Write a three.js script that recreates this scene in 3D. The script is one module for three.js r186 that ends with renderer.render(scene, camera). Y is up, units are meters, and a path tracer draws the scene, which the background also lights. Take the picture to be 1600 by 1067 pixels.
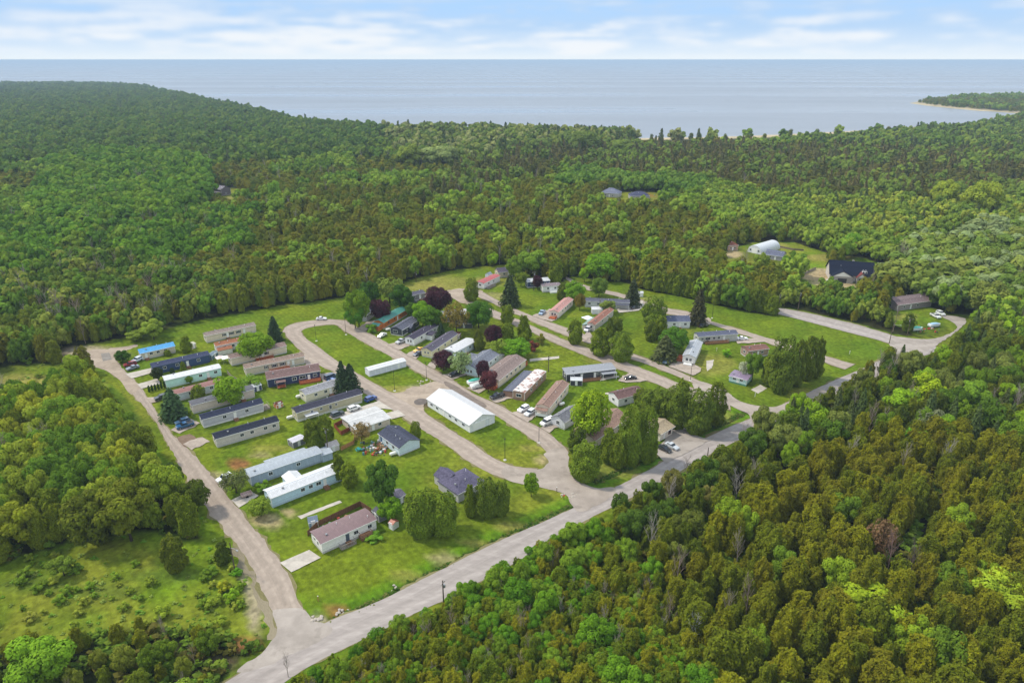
import * as THREE from 'three';
import { mergeGeometries } from 'three/addons/utils/BufferGeometryUtils.js';

/* ---------- camera, sky, sun, exposure ---------- */
const CAM_H = 115, FOCAL = 1080, PITCH = Math.atan(440.5 / FOCAL), LAKE_Y = -8;
const scene = new THREE.Scene();
const camera = new THREE.PerspectiveCamera(2 * Math.atan(533.5 / FOCAL) * 180 / Math.PI, 1024 / 682, 1, 250000);
camera.position.set(0, CAM_H, 0);
camera.rotation.x = -PITCH;
const renderer = new THREE.WebGLRenderer({ antialias: true });
renderer.setSize(1024, 682);
renderer.toneMapping = THREE.LinearToneMapping;
renderer.toneMappingExposure = 1.3;
renderer.shadowMap.enabled = true;

const SUN_AZ = -1.3, SUN_EL = 0.92; // azimuth from straight ahead (towards the lake), height
const sunDir = new THREE.Vector3(Math.sin(SUN_AZ) * Math.cos(SUN_EL), Math.sin(SUN_EL), -Math.cos(SUN_AZ) * Math.cos(SUN_EL));
const sun = new THREE.DirectionalLight(new THREE.Color(1, 0.92, 0.78), 2.7);
sun.position.copy(sunDir).multiplyScalar(900).add(new THREE.Vector3(0, 0, -260));
sun.target.position.set(0, 0, -260);
sun.castShadow = true;
sun.shadow.radius = 9;
Object.assign(sun.shadow.camera, { left: -500, right: 500, top: 500, bottom: -500, near: 10, far: 2500 });
sun.shadow.mapSize.set(4096, 4096);
scene.add(sun, sun.target);

/* ---------- random numbers and noise ---------- */
function rng(seed) { let s = seed >>> 0; return () => { s = (s + 0x6d2b79f5) | 0; let t = Math.imul(s ^ (s >>> 15), 1 | s); t = (t + Math.imul(t ^ (t >>> 7), 61 | t)) ^ t; return ((t ^ (t >>> 14)) >>> 0) / 4294967296; }; }
const h2 = (x, y) => { let n = Math.imul(x | 0, 374761393) + Math.imul(y | 0, 668265263); n = Math.imul(n ^ (n >>> 13), 1274126177); return ((n ^ (n >>> 16)) >>> 0) / 4294967296; };
const sm = (t) => t * t * (3 - 2 * t);
function vnoise(x, y, per = 0) {
  const xi = Math.floor(x), yi = Math.floor(y), fx = sm(x - xi), fy = sm(y - yi);
  const w = per ? (k) => ((k % per) + per) % per : (k) => k;
  const a = h2(w(xi), w(yi)), b = h2(w(xi + 1), w(yi)), c = h2(w(xi), w(yi + 1)), d = h2(w(xi + 1), w(yi + 1));
  return a + (b - a) * fx + (c - a) * fy + (a - b - c + d) * fx * fy;
}
function fbm(x, y, oct = 4, per = 0) { let s = 0, a = 0.5, t = 0; for (let i = 0; i < oct; i++) { s += a * vnoise(x + i * 17.3 * (per ? 0 : 1), y + i * 9.1 * (per ? 0 : 1), per); t += a; a *= 0.5; x *= 2; y *= 2; per *= 2; } return s / t; }
const clamp = (x, a = 0, b = 1) => Math.min(b, Math.max(a, x));
const lerp = (a, b, t) => a + (b - a) * t;
const sstep = (a, b, x) => sm(clamp((x - a) / (b - a)));

/* ---------- sky: pale haze at the horizon, blue above with streaks of thin cloud ---------- */
{
  const W = 2048, H = 1024, d = new Float32Array(W * H * 4);
  for (let r = 0; r < H; r++) {
    const el = ((r + 0.5) / H - 0.5) * 180;
    for (let c = 0; c < W; c++) {
      const az = ((c + 0.5) / W) * 360, e = Math.max(el, 0), i = (r * W + c) * 4;
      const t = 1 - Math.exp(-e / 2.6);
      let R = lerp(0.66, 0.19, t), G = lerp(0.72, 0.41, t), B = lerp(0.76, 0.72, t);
      const mid = sstep(5, 14, e), up = sstep(25, 70, e); R = lerp(lerp(R, 0.62, mid), 0.26, up); G = lerp(lerp(G, 0.76, mid), 0.40, up); B = lerp(lerp(B, 0.92, mid), 0.66, up);  // band above the view made brighter to light walls facing the camera
      // streaks close to the horizon, broader veils above the view, brightened as added fill light; both wrap round the whole sky
      const sx = az / 360 * 72, streak = fbm(sx, e * 1.7 + 1.1 * vnoise(sx * 1, e * 0.8, 72), 5, 72);
      const fine = fbm(az / 360 * 144, e * 4.2, 4, 144);
      const veil = fbm(az / 360 * 24, e / 9, 5, 24);
      const lo = 1 - sstep(5, 14, e);
      let cl = lo * (sstep(0.34, 0.72, streak * 0.65 + fine * 0.35) * (0.9 - 0.4 * sstep(1.4, 4.0, e))) + (1 - lo) * ((0.3 + 0.65 * sstep(0.3, 0.66, veil)) * (1 - 0.55 * sstep(30, 70, e)));
      cl = clamp(cl) * sstep(0.0, 0.5, e);
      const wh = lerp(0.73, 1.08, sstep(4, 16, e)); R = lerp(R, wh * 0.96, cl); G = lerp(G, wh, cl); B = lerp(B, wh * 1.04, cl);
      d[i] = R; d[i + 1] = G; d[i + 2] = B; d[i + 3] = 1;
    }
  }
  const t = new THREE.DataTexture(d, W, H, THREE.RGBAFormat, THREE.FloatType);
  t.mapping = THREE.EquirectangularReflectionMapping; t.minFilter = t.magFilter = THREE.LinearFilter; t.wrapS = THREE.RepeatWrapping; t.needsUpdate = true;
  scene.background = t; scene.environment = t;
}
scene.fog = new THREE.FogExp2(new THREE.Color(0.58, 0.74, 0.92), 0.00009);

/* ---------- finding places: a pixel of the 1600 x 1067 photograph, on the ground at height h ---------- */
const CS = Math.cos(PITCH), SN = Math.sin(PITCH);
function P(px, py, h = 0) { const u = px - 800, v = py - 533.5, k = (CAM_H - h) / (v * CS + FOCAL * SN); return new THREE.Vector3(u * k, h, -(FOCAL * CS - v * SN) * k); }
function toPx(x, y, z) { const Y = y - CAM_H, dep = -Y * SN - z * CS, up = Y * CS - z * SN; return [800 + FOCAL * x / dep, 533.5 - FOCAL * up / dep, dep]; }
function inPoly(x, y, poly) { let c = false; for (let i = 0, j = poly.length - 1; i < poly.length; j = i++) { const a = poly[i], b = poly[j]; if ((a[1] > y) !== (b[1] > y) && x < (b[0] - a[0]) * (y - a[1]) / (b[1] - a[1]) + a[0]) c = !c; } return c; }
function segDist(x, y, a, b) { const dx = b[0] - a[0], dy = b[1] - a[1], t = clamp(((x - a[0]) * dx + (y - a[1]) * dy) / (dx * dx + dy * dy || 1)); return Math.hypot(x - a[0] - t * dx, y - a[1] - t * dy); }
function polyDist(x, y, poly, closed = true) { let m = 1e9; for (let i = 0; i < poly.length - (closed ? 0 : 1); i++) m = Math.min(m, segDist(x, y, poly[i], poly[(i + 1) % poly.length])); return m; }
const xz = (list, h = 0) => list.map(([a, b]) => { const p = P(a, b, h); return [p.x, p.z]; });

/* ---------- names, labels ---------- */
const taken = new Map();
function numbered(name) { const n = taken.get(name) || 0; taken.set(name, n + 1); return n ? name + '_' + String(n).padStart(3, '0') : name; }
function tag(o, label, category, group, kind) { if (label) o.userData.label = label; if (category) o.userData.category = category; if (group) o.userData.group = group; if (kind) o.userData.kind = kind; return o; }
function thing(name, label, category, pos, turn = 0, group) { const g = new THREE.Group(); g.name = numbered(name); g.position.copy(pos); g.rotation.y = turn; scene.add(g); return tag(g, label, category, group); }
function part(name, geo, m, parent) { const o = new THREE.Mesh(geo, m); o.name = name; o.castShadow = o.receiveShadow = true; parent.add(o); return o; }
function setting(name, geo, m) { const o = new THREE.Mesh(geo, m); o.name = numbered(name); o.castShadow = o.receiveShadow = true; scene.add(o); o.userData.kind = 'structure'; return o; }

/* ---------- textures and materials ---------- */
function tex(size, fn, srgb = true, rep = 1) {
  const d = new Uint8Array(size * size * 4);
  for (let y = 0; y < size; y++) for (let x = 0; x < size; x++) { const c = fn(x / size, y / size), i = (y * size + x) * 4; d[i] = 255 * clamp(c[0]); d[i + 1] = 255 * clamp(c[1]); d[i + 2] = 255 * clamp(c[2]); d[i + 3] = 255; }
  const t = new THREE.DataTexture(d, size, size); t.wrapS = t.wrapT = THREE.RepeatWrapping; t.magFilter = THREE.LinearFilter; t.minFilter = THREE.LinearMipmapLinearFilter; t.generateMipmaps = true;
  if (srgb) t.colorSpace = THREE.SRGBColorSpace; t.repeat.set(rep, rep); t.needsUpdate = true; return t;
}
const g3 = (v) => [v, v, v];
const T = {
  grass: tex(512, (u, v) => { const n = fbm(u * 24, v * 24, 4, 24), m = fbm(u * 6 + 3, v * 6, 3, 6), k = 0.86 + 0.36 * (n - 0.5) + 0.2 * (m - 0.5) + 0.016 * Math.tanh(3 * Math.sin(u * 62.83 + 0.5 * Math.sin(v * 6.283))); return [k * 1.02, k, k * 0.94]; }, true, 1 / 22),
  grassBump: tex(256, (u, v) => g3(fbm(u * 48, v * 48, 3, 48)), false, 1 / 11),
  road: tex(1024, (u, v) => { // across u (8 m), along v (32 m): wheel tracks, patches, loose grit
    const w = u + 0.03 * (fbm(v * 6, 3.3, 2, 6) - 0.5), track = Math.exp(-((w - 0.27) ** 2) / 0.006) + Math.exp(-((w - 0.73) ** 2) / 0.006);
    const n = fbm(u * 8, v * 32, 5, 8), s = fbm(u * 20, v * 6, 3, 20), grit = vnoise(u * 512, v * 512, 512);
    const k = 0.87 + 0.13 * (n - 0.5) + 0.08 * (s - 0.5) + 0.04 * track + 0.08 * (grit - 0.5); return [k + 0.012, k, k - 0.012]; }),
  gravel: tex(1024, (u, v) => { const n = fbm(u * 5, v * 5, 6, 5), p = sstep(0.55, 0.75, fbm(u * 7 + 5, v * 7, 4, 7)), grit = vnoise(u * 512, v * 512, 512); const k = 0.89 + 0.22 * (n - 0.5) - 0.06 * p + 0.14 * (grit - 0.5); return [k + 0.01, k - 0.005, k - 0.03]; }),
  concrete: tex(512, (u, v) => { const n = fbm(u * 6, v * 6, 5, 6), g = vnoise(u * 256, v * 256, 256); return g3(0.9 + 0.2 * (n - 0.5) + 0.1 * (g - 0.5)); }, true, 1 / 6),
  siding: tex(256, (u, v) => { const row = Math.floor(v * 10), f = v * 10 - row, n = fbm(u * 5, v * 14, 4, 0), s = h2(row, 5); return g3(0.95 + 0.06 * (s - 0.5) + 0.12 * (n - 0.5) - (f < 0.14 ? 0.14 : 0)); }, true, 1 / 2),
  panel: tex(256, (u, v) => { const c = Math.floor(u * 8), f = u * 8 - c, n = fbm(u * 6, v * 6, 4, 6), s = h2(c, 9), st = fbm(u * 30, v * 2, 3, 30); return g3(0.94 + 0.06 * (s - 0.5) + 0.12 * (n - 0.5) + 0.1 * (st - 0.5) - (f < 0.12 ? 0.12 : 0)); }, true, 1 / 2.4),
  shingle: tex(512, (u, v) => { const row = Math.floor(v * 24), off = h2(row, 2), c = Math.floor((u + off / 12) * 24), s = h2(c % 24, row), n = fbm(u * 4, v * 4, 4, 4), g = vnoise(u * 256, v * 256, 256), f = v * 24 - row; return g3(0.88 + 0.22 * (s - 0.5) + 0.28 * (n - 0.5) + 0.12 * (g - 0.5) - (f < 0.15 ? 0.1 : 0)); }, true, 1 / 4),
  seam: tex(256, (u, v) => { const f = (u * 6) % 1, n = fbm(u * 5, v * 5, 4, 5), st = fbm(u * 24, v * 1.0, 3, 24), k = 0.95 + 0.12 * (n - 0.5) + 0.12 * (st - 0.5) - (f < 0.09 ? 0.12 : 0); return g3(k); }, true, 1 / 2.7),
  rust: tex(512, (u, v) => { const n = fbm(u * 5, v * 5, 5, 5), st = fbm(u * 14, v * 2, 4, 14), k = sstep(0.36, 0.62, n * 0.6 + st * 0.4); return [lerp(0.97, 0.74, k), lerp(0.95, 0.60, k), lerp(0.93, 0.56, k)]; }, true, 1 / 5),
  stain: tex(512, (u, v) => { const n = fbm(u * 7, v * 7, 5, 7), k = sstep(0.52, 0.66, n); return [lerp(0.97, 0.68, k), lerp(0.96, 0.52, k), lerp(0.95, 0.47, k)]; }, true, 1 / 6),
  board: tex(256, (u, v) => { const c = Math.floor(u * 7), f = u * 7 - c, n = fbm(u * 20, v * 3, 4, 20), s = h2(c, 3); return g3(0.9 + 0.2 * (s - 0.5) + 0.24 * (n - 0.5) - (f < 0.1 ? 0.25 : 0)); }, true, 1 / 1.05),
  log: tex(256, (u, v) => { const r = Math.floor(v * 9), f = v * 9 - r, n = fbm(u * 4, v * 18, 4, 0), s = h2(r, 8); return g3(0.9 + 0.2 * (s - 0.5) + 0.26 * (n - 0.5) - (f < 0.16 ? 0.3 : 0)); }, true, 1 / 2),
  bark: tex(128, (u, v) => g3(0.75 + 0.5 * (fbm(u * 16, v * 4, 4, 4) - 0.5)), true, 1),
  windy: tex(512, (u, v) => g3(0.45 + 0.9 * (fbm(u * 3, v * 9, 5, 3) - 0.2)), false, 1),
  waves: tex(1024, (u, v) => g3(0.5 * fbm(u * 40, v * 14, 5, 2) * 0.8 + 0.5 * fbm(u * 11 + 7, v * 6, 4, 1)), false, 1 / 160),
};
T.grass.rotation = -0.64; T.windy.repeat.set(1 / 2600, 1 / 2600);
const lin = (c) => (c <= 0.04045 ? c / 12.92 : ((c + 0.055) / 1.055) ** 2.4);
const C = (r, g, b, k = 1) => new THREE.Color().setRGB(lin(r / 255) * k, lin(g / 255) * k, lin(b / 255) * k);
const std = (o) => (o.roughness ?? 0.85) > 0.84 ? new THREE.MeshPhysicalMaterial({ roughness: 0.85, specularIntensity: 0.15, ...o }) : new THREE.MeshStandardMaterial(o); // dull surfaces have almost no sheen
const cache = new Map();
function paint(kind, r, g, b) { // a tinted material of a kind, shared by tint
  const key = kind + r + ',' + g + ',' + b; if (cache.has(key)) return cache.get(key);
  const o = { color: C(r, g, b) };
  if (kind === 'siding') { o.map = T.siding; o.bumpMap = T.siding; o.bumpScale = 0.012; o.roughness = 0.6; }
  if (kind === 'panel') { o.map = T.panel; o.bumpMap = T.panel; o.bumpScale = 0.015; o.roughness = 0.55; }
  if (kind === 'shingle') { o.map = T.shingle; o.bumpMap = T.shingle; o.bumpScale = 0.012; o.roughness = 0.95; }
  if (kind === 'seam') { o.map = T.seam; o.bumpMap = T.seam; o.bumpScale = 0.02; o.roughness = 0.5; }
  if (kind === 'rust') { o.map = T.rust; o.roughness = 0.8; }
  if (kind === 'stain') { o.map = T.stain; o.roughness = 0.8; }
  if (kind === 'board') { o.map = T.board; o.bumpMap = T.board; o.bumpScale = 0.015; }
  if (kind === 'log') { o.map = T.log; o.bumpMap = T.log; o.bumpScale = 0.04; }
  if (kind === 'concrete') { o.map = T.concrete; o.roughness = 0.9; }
  if (kind === 'trim') o.roughness = 0.55;
  const m = std(o); cache.set(key, m); return m;
}
const M = {
  glass: new THREE.MeshPhysicalMaterial({ color: C(38, 46, 56), roughness: 0.06, specularIntensity: 1, ior: 1.5 }),
  black: std({ color: C(30, 30, 32), roughness: 0.6 }),
  tyre: std({ color: C(28, 28, 28), roughness: 0.9 }),
  rim: std({ color: C(170, 172, 176), roughness: 0.35, metalness: 0.7 }),
  metal: std({ color: C(150, 152, 155), roughness: 0.45, metalness: 0.5 }),
  lampOff: std({ color: C(225, 225, 215), roughness: 0.3 }),
  red: std({ color: C(150, 25, 22), roughness: 0.35 }),
  bark: std({ color: C(92, 80, 68), map: T.bark, bumpMap: T.bark, bumpScale: 0.03, roughness: 0.95 }),
  pole: std({ color: C(120, 108, 96), map: T.bark, roughness: 0.95 }),
  deadwood: std({ color: C(158, 146, 134), roughness: 0.95 }),
  white: std({ color: C(228, 228, 226), roughness: 0.5 }),
};

/* ---------- lie of the land ---------- */
const SHORE_PX = [[-3000, 124], [-600, 126], [0, 132], [180, 133.5], [236, 137], [256, 143], [330, 158], [400, 174], [458, 188], [470, 192], [520, 199], [620, 206], [760, 211], [900, 212], [1000, 216], [1100, 214.5], [1200, 211.5], [1300, 206.5], [1400, 201], [1500, 194], [1562, 188], [1594, 182.5], [1597, 178], [1560, 174.8], [1500, 170.5], [1446, 165], [1422, 160.8], [1440, 157.6], [1500, 153], [1600, 149.5], [1900, 146], [2600, 144]];
const LAND = [...xz(SHORE_PX, LAKE_Y), [5200, -2600], [5200, 60], [-5200, 60], [-5200, -3800]];
const SHORE = xz(SHORE_PX, LAKE_Y);
const inland = (x, z) => { const d = polyDist(x, z, SHORE, false); return inPoly(x, z, LAND) ? d : -d; };
const DITCH = xz([[893, 790], [860, 806], [780, 843], [690, 887], [590, 938], [520, 970]]);
const DITCH2 = xz([[930, 752], [985, 728], [1036, 708]]), DITCH3 = xz([[1090, 676], [1130, 660], [1160, 646]]), DITCH4 = xz([[200, 640], [255, 735]]);
const DITCHES = [DITCH, DITCH2, DITCH3];
function landY(x, z) {
  if (z > -560 && Math.abs(x) < 420) {
    let y = 0;
    for (const d of DITCHES) { const q = polyDist(x, z, d, false); if (q < 2.6) y -= 0.9 * (1 - sm(q / 2.6)); }
    return y;
  }
  const d = inland(x, z), near = sstep(540, 1000, Math.hypot(x * 0.8, z));
  if (d < 0) return Math.max(-26, LAKE_Y + d * 0.06);
  return lerp(0, Math.min(LAKE_Y + 0.6 + d * 0.03, -4.5 + Math.min(d * 0.003, 3)), near);
}

/* regions, as outlines in the photograph, of open ground */
const PARK = [[100, 562], [108, 548], [128, 540], [205, 526], [240, 520], [310, 500], [360, 492], [430, 478], [545, 464], [600, 457], [640, 438], [700, 423], [760, 415], [800, 413], [824, 428], [850, 440], [880, 440], [900, 428], [925, 438], [975, 441], [1003, 452], [1060, 462], [1140, 482], [1207, 494], [1207, 477], [1260, 486], [1340, 505], [1400, 523], [1450, 528], [1484, 519], [1470, 491], [1516, 490], [1536, 503], [1510, 543], [1472, 574], [1440, 584], [1400, 574], [1345, 600], [1300, 624], [1180, 680], [1065, 742], [927, 815], [864, 850], [702, 944], [590, 1000], [455, 1075], [440, 1110], [300, 1110], [342, 1062], [408, 1010], [425, 985], [408, 945], [392, 915], [358, 858], [318, 800], [276, 745], [230, 668], [198, 622], [172, 602], [150, 590], [118, 578]];
const OPEN = [
  [[-60, 900], [40, 866], [110, 846], [225, 828], [325, 850], [372, 850], [410, 930], [424, 985], [395, 1015], [330, 985], [250, 990], [180, 985], [60, 1015], [-60, 1030]],
  [[440, 1080], [590, 1000], [702, 944], [864, 850], [927, 815], [1065, 742], [1180, 680], [1292, 626], [1292, 636], [1185, 698], [1072, 760], [934, 826], [868, 858], [705, 950], [592, 1006], [470, 1088]],
  [[150, 585], [172, 602], [198, 622], [230, 668], [276, 745], [318, 800], [358, 858], [330, 862], [284, 806], [240, 752], [192, 674], [160, 624], [136, 598]],
  [[-60, 580], [40, 570], [100, 566], [135, 578], [128, 606], [70, 630], [-60, 650]],
  [[1238, 455], [1256, 428], [1290, 412], [1345, 402], [1388, 415], [1400, 432], [1362, 452], [1330, 462], [1270, 460]],
  [[1128, 420], [1134, 392], [1180, 378], [1240, 378], [1300, 398], [1290, 420], [1256, 432], [1225, 432], [1206, 428], [1160, 424]],
  [[1386, 500], [1396, 478], [1430, 470], [1474, 488], [1490, 500], [1484, 522], [1440, 528]],
  [[322, 305], [334, 290], [366, 292], [410, 308], [412, 316], [370, 320], [330, 315]],
  [[932, 326], [938, 303], [990, 298], [1046, 301], [1048, 320], [1000, 328]],
  [[1560, 290], [1575, 262], [1620, 262], [1620, 290]], [[1400, 266], [1430, 258], [1470, 268], [1440, 278]],
  [[1150, 252], [1165, 248], [1200, 250], [1180, 256]],
  [[550, 298], [560, 282], [572, 282], [570, 298]], [[610, 226], [650, 230], [640, 240], [600, 236]],
];
const treeless = (px, py) => inPoly(px, py, PARK) || OPEN.some((o) => inPoly(px, py, o));

/* ---------- ground sheet ---------- */
const steps = (a, b, s0, s1) => { const out = []; let x = a, s = s0; while (x < b) { out.push(x); x += s; s = Math.min(s * 1.12, s1); } out.push(b); return out; };
const half = [...steps(0, 280, 1.9, 1.9), ...steps(284, 6000, 4, 26 * 2).slice(0)], xsG = [...half.slice(1).map((x) => -x).reverse(), ...half];
const zsG = [...steps(60, 84, 4, 4), ...steps(88, 520, 1.9, 1.9), ...steps(524, 2000, 4, 16), ...steps(2010, 6500, 20, 80)];
const SPOTS = [ // bare earth, gravel and worn grass that the photograph shows: pixel, radii, colour, strength
  [373, 724, 20, 9, 'earth', 0.95], [415, 815, 28, 12, 'sand', 0.75], [452, 801, 12, 7, 'sand', 0.8], [335, 742, 12, 6, 'sand', 0.5], [398, 950, 13, 42, 'stone', 0.8], [382, 905, 8, 22, 'stone', 0.7], [385, 1008, 26, 12, 'earth', 0.8], [345, 1040, 30, 8, 'mud', 0.8],
  [150, 552, 50, 12, 'stone', 0.8], [90, 560, 30, 6, 'sand', 0.7], [650, 612, 30, 10, 'stone', 0.8], [662, 633, 12, 5, 'mud', 0.95], [690, 872, 24, 9, 'sand', 0.6], [640, 900, 30, 7, 'dry', 0.7], [745, 848, 26, 7, 'dry', 0.7], [800, 822, 30, 7, 'dry', 0.7], [525, 955, 20, 10, 'earth', 0.8], [495, 968, 14, 8, 'stone', 0.9],
  [848, 720, 12, 9, 'sand', 0.7], [835, 700, 20, 6, 'dry', 0.6], [905, 742, 12, 14, 'dry', 0.5], [960, 735, 40, 12, 'dry', 0.5], [620, 608, 26, 6, 'dry', 0.6], [1120, 655, 30, 12, 'dry', 0.6], [1255, 615, 24, 10, 'dry', 0.5], [900, 535, 30, 8, 'dry', 0.5], [940, 560, 30, 8, 'dry', 0.5], [700, 445, 60, 14, 'dry', 0.6], [770, 440, 30, 9, 'dry', 0.5], [660, 448, 40, 7, 'dry', 0.5], [770, 462, 24, 6, 'sand', 0.35],
  [1285, 432, 32, 12, 'sand', 0.95], [1320, 448, 36, 8, 'sand', 0.9], [1265, 424, 30, 4, 'sand', 0.6], [1290, 402, 40, 5, 'dry', 0.8], [1145, 398, 16, 6, 'sand', 0.9], [1215, 384, 18, 6, 'dry', 0.8], [1012, 303, 18, 2.6, 'earth', 0.7], [1590, 272, 40, 9, 'sand', 1], [1435, 268, 24, 6, 'sand', 0.7], [345, 312, 14, 5, 'sand', 0.6], [1415, 495, 22, 6, 'dry', 0.6], [1175, 253, 20, 4, 'sand', 0.8],
  [60, 912, 60, 14, 'rough', 0.7], [250, 900, 60, 14, 'rough', 0.6], [170, 925, 60, 14, 'rough', 0.6], [90, 605, 80, 14, 'dry', 0.7], [40, 595, 60, 10, 'dry', 0.7], [480, 690, 30, 5, 'dry', 0.4], [420, 700, 40, 6, 'dry', 0.5], [405, 711, 26, 4, 'sand', 0.5], [1110, 570, 40, 18, 'dry', 0.5], [1060, 515, 30, 10, 'dry', 0.2], [560, 650, 12, 5, 'dry', 0.5], [1010, 470, 24, 5, 'sand', 0.4],
];
const TONE = { earth: C(146, 104, 70), sand: C(188, 170, 140), stone: C(178, 166, 150), mud: C(104, 90, 78), dry: C(158, 152, 84), rough: C(96, 120, 48) };
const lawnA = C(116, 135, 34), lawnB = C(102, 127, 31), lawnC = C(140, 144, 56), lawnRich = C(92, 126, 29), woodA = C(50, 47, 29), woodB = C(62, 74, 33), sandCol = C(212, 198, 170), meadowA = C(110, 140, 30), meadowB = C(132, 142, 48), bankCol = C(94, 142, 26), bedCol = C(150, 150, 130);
function groundColor(x, z, out) {
  const [px, py] = toPx(x, 0, z), d = Math.hypot(x, z);
  const n1 = fbm(x / 26, z / 26, 4), n2 = fbm(x / 6 + 40, z / 6, 3), n3 = fbm(x / 70 + 9, z / 70, 3);
  if (d > 560) {
    const q = inland(x, z);
    if (q < 26) { out.copy(sandCol).multiplyScalar(0.9 + 0.2 * n1); if (q < -4) out.lerp(bedCol, clamp(-q / 30)); return; }
    if (q < 60) { out.copy(sandCol).lerp(woodB, sstep(26, 60, q + 20 * (n1 - 0.5))); return; }
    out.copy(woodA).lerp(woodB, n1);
    if (OPEN.some((o) => inPoly(px, py, o))) out.copy(meadowB);
    for (const [sx, sy, rx, ry, c, k] of SPOTS) { const e = ((px - sx) / rx) ** 2 + ((py - sy) / ry) ** 2; if (e < 1.6) out.lerp(TONE[c], k * sstep(1.5, 0.5, e + 0.6 * (n2 - 0.5))); }
    return;
  }
  if (inPoly(px, py, PARK)) {
    out.copy(lawnA).lerp(lawnB, sstep(0.35, 0.65, n1)).lerp(lawnC, 0.5 * sstep(0.5, 0.75, n3) + 0.25 * sstep(0.55, 0.8, n2)).lerp(lawnRich, 0.6 * sstep(0.5, 0.72, fbm(x / 17 + 90, z / 17, 3)));
    if (x > 95 - z * 0 && py < 560) out.lerp(lawnRich, 0.25);
    for (const dd of DITCHES) { const q = polyDist(x, z, dd, false); if (q < 6) { out.lerp(bankCol, 0.8 * sstep(6, 2.5, q)); out.lerp(woodB, 0.8 * sstep(1.8, 0.4, q)); } }
  } else if (OPEN.some((o) => inPoly(px, py, o))) {
    out.copy(meadowA).lerp(meadowB, sstep(0.4, 0.7, n1)).lerp(lawnRich, 0.5 * sstep(0.5, 0.8, n2)).lerp(woodB, 0.5 * sstep(0.55, 0.75, n3));
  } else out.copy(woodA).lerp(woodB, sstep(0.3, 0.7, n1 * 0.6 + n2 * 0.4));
  for (const [sx, sy, rx, ry, c, k] of SPOTS) { const e = ((px - sx) / rx) ** 2 + ((py - sy) / ry) ** 2; if (e < 1.8) out.lerp(TONE[c], k * sstep(1.5, 0.35, e + 1.3 * (n2 - 0.5))); }
}
{
  const nx = xsG.length, nz = zsG.length, pos = new Float32Array(nx * nz * 3), col = new Float32Array(nx * nz * 3), uv = new Float32Array(nx * nz * 2), idx = new Uint32Array((nx - 1) * (nz - 1) * 6), c = new THREE.Color();
  let k = 0;
  for (let j = 0; j < nz; j++) for (let i = 0; i < nx; i++) {
    const x = xsG[i], z = -zsG[j], o = j * nx + i;
    groundColor(x, z, c); pos.set([x, landY(x, z), z], o * 3); col.set([c.r, c.g, c.b], o * 3); uv.set([x, z], o * 2);
    if (i < nx - 1 && j < nz - 1) { idx[k++] = o; idx[k++] = o + 1; idx[k++] = o + nx; idx[k++] = o + 1; idx[k++] = o + nx + 1; idx[k++] = o + nx; }
  }
  const g = new THREE.BufferGeometry(); g.setAttribute('position', new THREE.BufferAttribute(pos, 3)); g.setAttribute('color', new THREE.BufferAttribute(col, 3)); g.setAttribute('uv', new THREE.BufferAttribute(uv, 2)); g.setIndex(new THREE.BufferAttribute(idx, 1)); g.computeVertexNormals();
  tag(setting('ground', g, std({ vertexColors: true, map: T.grass, bumpMap: T.grassBump, bumpScale: 0.12, roughness: 1 })), 'grass and woodland floor under the whole park and the forest');
}

/* ---------- lake ---------- */
{
  const g = new THREE.PlaneGeometry(200000, 100000, 1, 1); g.rotateX(-Math.PI / 2);
  const uv = g.attributes.uv, p = g.attributes.position; for (let i = 0; i < uv.count; i++) uv.setXY(i, p.getX(i), p.getZ(i));
  g.translate(0, LAKE_Y, -50400);
  tag(setting('lake', g, new THREE.MeshPhysicalMaterial({ color: C(122, 130, 140), roughness: 0.5, roughnessMap: T.windy, ior: 1.33, bumpMap: T.waves, bumpScale: 2.2 })), 'wide pale blue lake behind the forest up to the horizon');
}

/* ---------- roads and paved surfaces: sheets a few millimetres apart ---------- */
let sheetY = 0.03;
function resample(pts, step) { const c = new THREE.CatmullRomCurve3(pts.map((p) => new THREE.Vector3(p[0], 0, p[1])), false, 'centripetal'); const n = Math.max(8, Math.round(c.getLength() / step)); return (m) => c.getSpacedPoints(m || n); }
function ribbon(name, label, L, R, mat, jag = 0.35, verge = true) {
  if (verge) ribbon('road_verge', 'thin worn grassy gravel verge along ' + label.replace(/^(narrow |paved |curved )/, 'the '), L, R, VERGE, 1.5, false);
  const a0 = xz(L), b0 = xz(R), fa = resample(a0, 1.2), n = Math.max(fa().length, 12) - 1, A = fa(n), B = resample(b0, 1.2)(n);
  const pos = [], uv = [], idx = [], K = 4; let along = 0; sheetY += 0.005;
  for (let i = 0; i <= n; i++) {
    const a = A[i], b = B[i], w = a.distanceTo(b); if (i) along += (A[i].distanceTo(A[i - 1]) + B[i].distanceTo(B[i - 1])) / 2;
    const grow = name === 'road_verge' ? 0.35 / w : 0, ja = grow + jag * (vnoise(along / 1.7, name.length) + vnoise(along / 5, 3) - 1) / w, jb = grow + jag * (vnoise(along / 1.7, name.length + 50) + vnoise(along / 5, 9) - 1) / w;
    for (let k = 0; k <= K; k++) { const t = lerp(-ja, 1 + jb, k / K); pos.push(lerp(a.x, b.x, t), sheetY, lerp(a.z, b.z, t)); uv.push(t, along / 32); }
    if (i < n) for (let k = 0; k < K; k++) { const o = i * (K + 1) + k; idx.push(o, o + 1, o + K + 1, o + 1, o + K + 2, o + K + 1); }
  }
  const g = new THREE.BufferGeometry(); g.setAttribute('position', new THREE.Float32BufferAttribute(pos, 3)); g.setAttribute('uv', new THREE.Float32BufferAttribute(uv, 2)); g.setIndex(idx); g.computeVertexNormals();
  return tag(setting(name, g, mat), label);
}
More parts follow.
